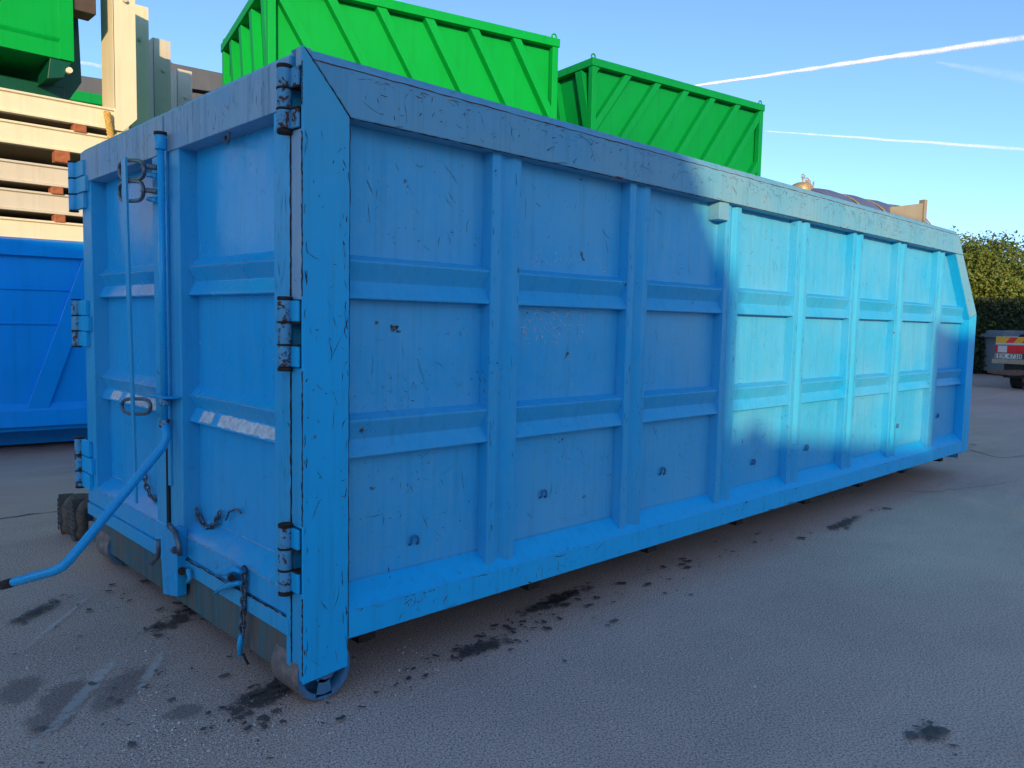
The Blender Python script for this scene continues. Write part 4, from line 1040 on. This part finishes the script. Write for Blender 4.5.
fo = bpy.data.objects.new('plate_text', fc); COL.objects.link(fo); fo.parent = TR; fo.location = (-.0075, -.095, tz(357.3)); fo.rotation_euler = (R(90), 0, R(-90)); fc.materials.append(M['black'])
bpy.context.view_layer.update()
fm_ = bpy.data.meshes.new_from_object(fo.evaluated_get(bpy.context.evaluated_depsgraph_get())); fn_ = bpy.data.objects.new('lettering', fm_); COL.objects.link(fn_); fn_.parent = TR; fn_.location = fo.location; fn_.rotation_euler = fo.rotation_euler
if not fm_.materials: fm_.materials.append(M['black'])
bpy.data.objects.remove(fo)
tbox((-.03, -WT-.02, tz(363.2)), (.05, .02, tz(358.4)), 'bumper', 'beige', .01)
tbox((.1, -1.6, tz(377)), (7.0, -.22, tz(363.4)), 'chassis', 'black', .01)
M['rustbar'] = simple('flaking_tow_bar', (.20, .12, .09), .9, 0, .6, 25, .4)
MB().prism([(.10, tz(372.5)), (.10, tz(370.5)), (-.55, tz(368.5)), (-.80, tz(369.5)), (-.80, tz(373)), (-.5, tz(374.5)), (.0, tz(373.5))], lambda p, t: (t, p[0], p[1]), -.04, .06).build('under_run_bar', M['rustbar'], TR, .006)
for yy in (-.40, -1.65):
    for xx in (.75, 6.6):
        wl = bpy.data.objects.new('wheel', None); COL.objects.link(wl); wl.parent = TR; wl.location = (xx, yy, .34); wl.empty_display_size = .1
        MB().tube([(0, -.12, 0), (0, -.10, 0), (0, .10, 0), (0, .12, 0)], [.30, .34, .34, .30], 24).build('tyre', M['tyre'], wl)
        MB().tube([(0, -.13, 0), (0, .13, 0)], .19, 20).build('rim', M['steel'], wl)
# cab and rack
MB().prism([(5.55, .5), (7.5, .5), (7.55, 1.2), (7.15, 1.35), (6.75, 2.15), (5.6, 2.2)], lambda p, t: (p[0], t, p[1]), -WT+.05, -.08).build('cab', M['truckw'], TR, .03)
MB().box((5.7, -.079, 1.4), (6.7, -.072, 2.0)).build('side_window', M['glass'], TR)
MB().box((5.56, -WT+.3, 1.47), (5.575, -.35, 1.98)).build('rear_window', M['glass'], TR)
# load lying in the bed: a rounded tarp-covered bundle
ld = MB(); ns = 10
prof = [(-.45, 0), (-.50, .10), (-.75, .17), (-1.2, .20), (-1.6, .16), (-1.85, .05), (-1.85, 0)]
ld.prism([(p[0], tz(337.5)-.02+p[1]) for p in prof], X, .12, 1.4)
tag(ld.build('load', M['glass'], None, .02), 'dark glossy bundle lying in the bed of the dropside truck', 'bundle')
lo = bpy.data.objects['load']; lo.matrix_world = Matrix.Translation((tp.x, tp.y, 0)) @ Matrix.Rotation(YAW+R(-45), 4, 'Z')

# ------------------------------------------------------------------ people
def skin_body(name, verts, edges, radii, mat, parent, sub=2, root=0):
    me = bpy.data.meshes.new(name); me.from_pydata(verts, edges, []); me.update()
    o = bpy.data.objects.new(name, me); COL.objects.link(o); o.parent = parent
    sk = o.modifiers.new('skin', 'SKIN'); sk.use_smooth_shade = True; sb = o.modifiers.new('sub', 'SUBSURF'); sb.levels = sub; sb.render_levels = sub
    for i, r in enumerate(radii):
        d = me.skin_vertices[0].data[i]; d.radius = (r, r) if not isinstance(r, tuple) else r; d.use_root = (i == root)
    me.materials.append(mat); return o
M['skin'] = simple('skin', (.45, .28, .20), .5, 0, .05)
M['jeans'] = simple('dark_denim', (.03, .05, .14), .85, 0, .4, 40, .4)
M['boot'] = simple('worn_brown_boot_leather', (.17, .13, .10), .85, 0, .5, 25, .5)
M['sole'] = simple('dark_rubber_sole', (.12, .10, .085), .85, 0, .4, 30, .4)
M['jacket'] = simple('dark_work_jacket', (.025, .028, .035), .9, 0, .3, 20, .3)
M['hair'] = simple('dark_hair', (.02, .014, .01), .7)
# kneeling worker: only the boots and shins show past the far corner
KP = empty('person', 'kneeling person in brown work boots and dark jeans, mostly hidden behind the far door corner', 'person', (.02, 3.03, 0), 0)
V = [(.72, -.05, .40), (.70, -.03, .62), (.74, -.03, .88), (.78, -.03, 1.02), (.80, -.03, 1.14), (.82, -.03, 1.22),
     (.70, .08, .38), (.86, .13, .12), (.45, .10, .11), (.18, .09, .12),
     (.70, -.15, .38), (.88, -.20, .12), (.45, -.16, .10), (.16, -.15, .11),
     (.74, .17, .90), (.92, .24, .72), (1.12, .16, .70), (.74, -.22, .90), (.92, -.28, .72), (1.12, -.20, .70)]
Ed = [(0,1),(1,2),(2,3),(3,4),(4,5),(0,6),(6,7),(7,8),(8,9),(0,10),(10,11),(11,12),(12,13),(2,14),(14,15),(15,16),(2,17),(17,18),(18,19)]
Rd = [.16,.15,.17,.07,.10,.09,.11,.075,.075,.062,.11,.075,.075,.062,.07,.05,.035,.07,.05,.035]
skin_body('body', V, Ed, Rd, M['jeans'], KP)
def boot(par, x, y, z, yaw=0):
    """toe on the ground, sole facing back (-x)"""
    Bt = bpy.data.objects.new('boot', None); COL.objects.link(Bt); Bt.parent = par; Bt.location = (x, y, z); Bt.rotation_euler = (0, 0, yaw); Bt.empty_display_size = .05
    # upper: toe at z 0.02, ankle shaft pointing forward
    V = [(.105, 0, .015), (.055, 0, .045), (.05, 0, .11), (.055, 0, .175), (.07, 0, .225), (.15, 0, .205), (.22, 0, .185)]
    skin_body('upper', V, [(0,1),(1,2),(2,3),(3,4),(4,5),(5,6)], [(.04,.045), (.056,.055), (.060,.055), (.058,.05), (.056,.05), (.058,.058), (.062,.062)], M['boot'], Bt, 2, 2)
    pr = []
    for k in range(24):
        a = 2*pi*k/24; zz_ = .13+.135*sin(a); w = .050*cos(a)*(1.0 if sin(a) < 0 else .82)*(1-.12*abs(sin(3*a)))
        pr.append((w*1.04, zz_))
    MB().prism(pr, lambda p, t: (t+.014+.10*max(0, .06-p[1])*2, p[0], p[1]), -.010, .075 ).build('sole', M['sole'], Bt, .004)
    for j in range(7): MB().box((-.003, -.036, .04+j*.03), (.004, .036, .052+j*.03)).build('tread_bar', M['sole'], Bt, .002)
boot(KP, -.03, .09, -.002, R(-12)); boot(KP, -.02, -.14, .0, R(10))
MB().tube([(.14, -.145, .12), (.24, -.15, .118), (.30, -.15, .115)], [.078, .084, .082], 14).build('trouser_cuff', M['jeans'], KP)
MB().tube([(.14, .09, .14), (.24, .09, .13), (.30, .09, .125)], [.078, .084, .082], 14).build('trouser_cuff', M['jeans'], KP)
def head(par, loc, rz, r=.1):
    Hd = bpy.data.objects.new('head', None); COL.objects.link(Hd); Hd.parent = par; Hd.location = loc; Hd.rotation_euler = (0,0,rz); Hd.empty_display_size = .05
    m = MB(); n1, n2 = 14, 20
    vs = []
    for i in range(n1+1):
        th = pi*i/n1
        for k in range(n2):
            a = 2*pi*k/n2; x = .095*sin(th)*cos(a); y = .075*sin(th)*sin(a); z = .118*cos(th)
            if z < -.02: x *= 1-.25*(-z-.02)/.1; y *= 1-.35*(-z-.02)/.1
            vs.append((x, y, z))
    m.add(vs, [(i*n2+k, i*n2+(k+1) % n2, (i+1)*n2+(k+1) % n2, (i+1)*n2+k) for i in range(n1) for k in range(n2)], True); m.build('face', M['skin'], Hd)
    hm = MB(); hm.add([(p[0]*1.1-.012, p[1]*1.12, p[2]*1.08+.008) for p in vs if True], [(i*n2+k, i*n2+(k+1) % n2, (i+1)*n2+(k+1) % n2, (i+1)*n2+k) for i in range(n1) for k in range(n2) if (i < 4 or (i < 9 and cos(2*pi*(k+.5)/n2) < .1))], True); hm.build('hair', M['hair'], Hd)
    MB().tube([(.088, 0, .02), (.112, 0, -.018), (.092, 0, -.026)], [.008, .014, .008], 8).build('nose', M['skin'], Hd)
    for s in (-1, 1):
        MB().tube([(.078, s*.03, .015), (.092, s*.03, .015)], [.012, .008], 10).build('eye', M['black'], Hd)
        MB().tube([(-.005, s*.073, .03), (-.012, s*.086, .01), (0, s*.075, -.03)], [.010, .014, .008], 8).build('ear', M['skin'], Hd)
    MB().tube([(.084, -.022, -.052), (.09, 0, -.054), (.084, .022, -.052)], .005, 6).build('mouth', M['rust'], Hd)
head(KP, (.86, -.03, 1.30), 0)
for (hx_, hy_, hz2, s_) in ((1.12, .16, .70, 1), (1.12, -.20, .70, -1)):
    MB().tube([(hx_-.02, hy_, hz2), (hx_+.03, hy_, hz2-.005), (hx_+.09, hy_, hz2-.015)], [.028, .040, .036], 10).build('palm', M['skin'], KP)
    for k, ln_ in enumerate((.070, .080, .076, .060)):
        yy_ = hy_+(k-1.5)*.020
        MB().tube([(hx_+.08, yy_, hz2-.012), (hx_+.08+ln_*.5, yy_, hz2-.018), (hx_+.08+ln_*.85, yy_, hz2-.040), (hx_+.08+ln_*.9, yy_, hz2-.058)], [.0095, .009, .008, .007], 6).build('finger', M['skin'], KP)
    MB().tube([(hx_+.02, hy_-s_*.030, hz2-.01), (hx_+.055, hy_-s_*.055, hz2-.02), (hx_+.085, hy_-s_*.058, hz2-.035)], [.012, .010, .008], 6).build('thumb', M['skin'], KP)
# the photographer, who stands just behind the camera
fwd = Vector((cos(YAW), sin(YAW), 0))
ph = Vector((-1.83, -2.76, 0))
PP = empty('person', 'standing person in a dark jacket holding a phone up to photograph the container', 'person', ph, YAW)
hgt = 1.85; q_ = hgt/1.62; hz_ = CAMP.z-.05
# local: +x forward to the container, y left
cl_ = (CAMP - ph); lx = cl_.dot(fwd); ly = cl_.dot(Vector((-fwd.y, fwd.x, 0)))
hx = lx-.05
V = [(0,0,.88*q_), (0,0,1.05*q_), (.01,0,1.22*q_), (.01,0,1.34*q_), (.02,0,1.42*q_),
     (0,.09,.84*q_), (.02,.10,.46*q_), (-.02,.10,.09), (0,-.09,.84*q_), (.02,-.10,.46*q_), (-.02,-.10,.09),
     (.0,.18,1.31*q_), (.10,.26+ly*.3,1.22), (hx-.03,ly+.10,hz_), (.0,-.18,1.31*q_), (.10,-.26+ly*.3,1.22), (hx-.03,ly-.10,hz_)]
Ed = [(0,1),(1,2),(2,3),(3,4),(0,5),(5,6),(6,7),(0,8),(8,9),(9,10),(3,11),(11,12),(12,13),(3,14),(14,15),(15,16)]
Rd = [.14,.13,.15,.11,.055,.09,.065,.05,.09,.065,.05,.065,.05,.032,.065,.05,.032]
skin_body('body', V, Ed, Rd, M['jacket'], PP)
head(PP, (.03, 0, hgt-.115), 0)
for s in (-1, 1):
    MB().tube([(-.06, s*.10, .05), (.04, s*.10, .045), (.15, s*.11, .035), (.19, s*.11, .03)], [.045, .05, .045, .02], 10).build('shoe', M['boot'], PP)
    hb = Vector((hx-.03, ly+s*.10, hz_))
    MB().tube([hb, hb+Vector((.005, -s*.015, .03))], [.032, .038], 10).build('palm', M['skin'], PP)
    for k in range(4): MB().tube([hb+Vector((-.01, -s*.005, .0+.018*k)), hb+Vector((.022, -s*.012, .01+.018*k)), hb+Vector((.030, -s*.030, .012+.018*k))], [.009, .008, .007], 6).build('finger', M['skin'], PP)
    MB().tube([hb+Vector((-.015, -s*.01, .01)), hb+Vector((-.012, -s*.04, .035))], [.010, .008], 6).build('thumb', M['skin'], PP)
M['phone'] = simple('black_phone_glass', (.01, .01, .012), .15)
o = MB().box((-.004, -.078, -.038), (.004, .078, .038)).build('phone', M['phone'], None, .003)
o.location = CAMP - F_*.022 - Vector((0,0,.012)); o.rotation_euler = (0, 0, YAW)
tag(o, 'black phone held up sideways by the standing person', 'phone')

# ------------------------------------------------------------------ unseen buildings added behind the photographer and shaped to shade the yard
ux = Vector((cos(R(SUN_AZ-180)), sin(R(SUN_AZ-180)), 0)); nx = Vector((-ux.y, ux.x, 0))
tanE = math.tan(R(SUN_EL))
def ypoint(s, a): return nx*s + ux*a
M['wall'] = simple('shade_building_render', (.72, .70, .66), .9, 0, .08, 1.5, .2)  # pale tone lets the added walls bounce light into the shade
M['roof'] = simple('shade_building_roof', (.16, .15, .15), .8, 0, .2, 3)
M['win'] = simple('window_glass', (.03, .04, .05), .1)
def block(name, label, cat, s0, s1, a0, depth, h, mat='wall', wins=True, h1=None, hc=0):
    """stands between s0 and s1 across the sun's direction; h1: lower height at the s0 end, reached over hc metres"""
    o = empty(name, label, cat, ypoint((s0+s1)/2, a0), math.atan2(ux.y, ux.x)); w = abs(s1-s0)
    if h1: prof = [(-w/2, 0), (w/2, 0), (w/2, h-.12), (-w/2+hc, h-.12), (-w/2, h1-.12)]; rp = [(-w/2, h1-.12), (-w/2+hc, h-.12), (w/2, h-.12), (w/2, h), (-w/2+hc, h), (-w/2, h1)]
    else: prof = [(-w/2, 0), (w/2, 0), (w/2, h-.12), (-w/2, h-.12)]; rp = [(-w/2, h-.12), (w/2, h-.12), (w/2, h), (-w/2, h)]
    MB().prism(prof, X, -depth, 0).build('walls', M[mat], o); MB().prism(rp, X, -depth-.02, .02).build('roof', M['roof'], o)
    if wins:
        n_ = max(1, int(w/4))
        for k in range(n_):
            y = -w/2+(k+.5)*w/n_
            if w/n_ < 2: continue
            MB().box((.0, y-.8, h*.55), (.03, y+.8, h*.55+.9)).build('window', M['win'], o)
            if k % 3 == 1: MB().box((.0, y-1.2, 0), (.04, y+1.2, h*.5)).build('door', M['grey'], o)
    return o
A0 = -25.0
def SS(x, y): return Vector((x, y, 0)).dot(nx)
def HH(wallpt, z, a): return z + (wallpt[0]*ux.x+wallpt[1]*ux.y - a)*tanE
sA, sB, sC, sE = SS(2.98, .09), SS(6.42, .09), SS(7.4, .09)-2.0, SS(.35, 5.2)
block('shade_building', 'added unseen building behind the photographer, its sloping roof end shaping the shade', 'building', sA, sE, A0, 9, HH((1.5, .1), 2.66, A0), h1=HH((2.98, .09), 1.62, A0), hc=.62)  # roof end sloped to slant the shadow edge on the container
block('shade_building', 'taller unseen building added behind and left of the photographer to cast shade', 'building', sE+.01, 15, A0-.3, 9, HH((.7, 6.46), 2.16, A0-.3))
block('shade_wall', 'low unseen wall added between the shade buildings to shade the container foot', 'wall', sB+.01, sA+.05, A0-.35, .3, HH((4.6, .09), .56, A0-.35), 'wall', False)
block('small_shade_building', 'small unseen building added at the end of the low wall to cast shade', 'building', sC, sB, A0-.1, 6, HH((7, .09), 1.42, A0-.1))
block('tall_shade_building', 'tall unseen building added behind and right of the photographer to cast shade', 'building', -34, sC+.02, A0-4, 12, HH((25, 5), 2.45, A0-6))
pw_ = ypoint(SS(3.32, .09), A0-.5); zv = HH((3.32, .09), .78, A0-.5)  # post added to throw the soft blob of shadow on the container side
VT = MB().tube([(0,0,0), (0,0,zv-.55), (0,0,zv-.45), (0,0,zv-.1), (0,0,zv)], [.42, .34, .20, .17, .08], 16); vo = VT.build('shadow_post', M['grey']); vo.location = (pw_.x, pw_.y, 0)
tag(vo, 'grey tapering post added unseen behind the low wall to cast a blob of shadow', 'shadow_caster')

# ------------------------------------------------------------------ contrails high in the sky
def contrail(u0, v0, u1, v1, w0, w1, label, dens, seedv, D=3000):
    n = NB('contrail_vapour'); tc = n.coord(world=True)
    ns = n.noise(tc, .02, 6, .7); ns2 = n.noise(tc, .004, 3, .6)
    lw = n.n('ShaderNodeLayerWeight'); lw.inputs[0].default_value = .5
    fac = n.math('MULTIPLY', n.math('POWER', n.math('SUBTRACT', 1.0, lw.outputs['Facing']), 1.6), n.math('MULTIPLY', n.ramp(ns, [(.25, .25), (.7, 1)]), n.ramp(ns2, [(.3, .3), (.6, 1)])))
    fac = n.math('MULTIPLY', fac, dens, True)
    tr = n.n('ShaderNodeBsdfTransparent'); tl = n.n('ShaderNodeBsdfDiffuse'); tl.inputs[0].default_value = (.9, .9, .9, 1)
    mx = n.n('ShaderNodeMixShader'); n.l(fac, mx.inputs[0]); n.l(tr.outputs[0], mx.inputs[1]); n.l(tl.outputs[0], mx.inputs[2]); n.l(mx.outputs[0], n.t.nodes['Material Output'].inputs[0])
    a, b = at(u0, v0, D), at(u1, v1, D); rr = random.Random(seedv); N = 60; pts = []; rs = []
    for k in range(N+1):
        t = k/N; pts.append(a.lerp(b, t)+Vector((0, 0, 2.5*noise.noise(Vector((t*9, seedv, 0)))))); rs.append((w0+(w1-w0)*t)*D/FPX*(1+.35*noise.noise(Vector((t*25, seedv, 3)))))
    rs[0] *= .15
    o = MB().tube(pts, rs, 12).build('contrail', n.m); tag(o, label, 'contrail'); kind(o, 'stuff'); return o
contrail(690, 86.5, 1090, 28, 1.2, 4.2, 'bright white vapour trail rising to the right above the green containers', 1.0, 3)
contrail(765, 131, 1090, 154, .8, 2.6, 'faint lower vapour trail in the right of the sky', .34, 8)
contrail(935, 62, 1060, 84, 1.5, 9, 'thin smear of cloud between the two vapour trails', .09, 12)
contrail(60, 58, 140, 74, 2.0, 2.5, 'thin vapour streak low in the gap beside the cream upright', .3, 14)
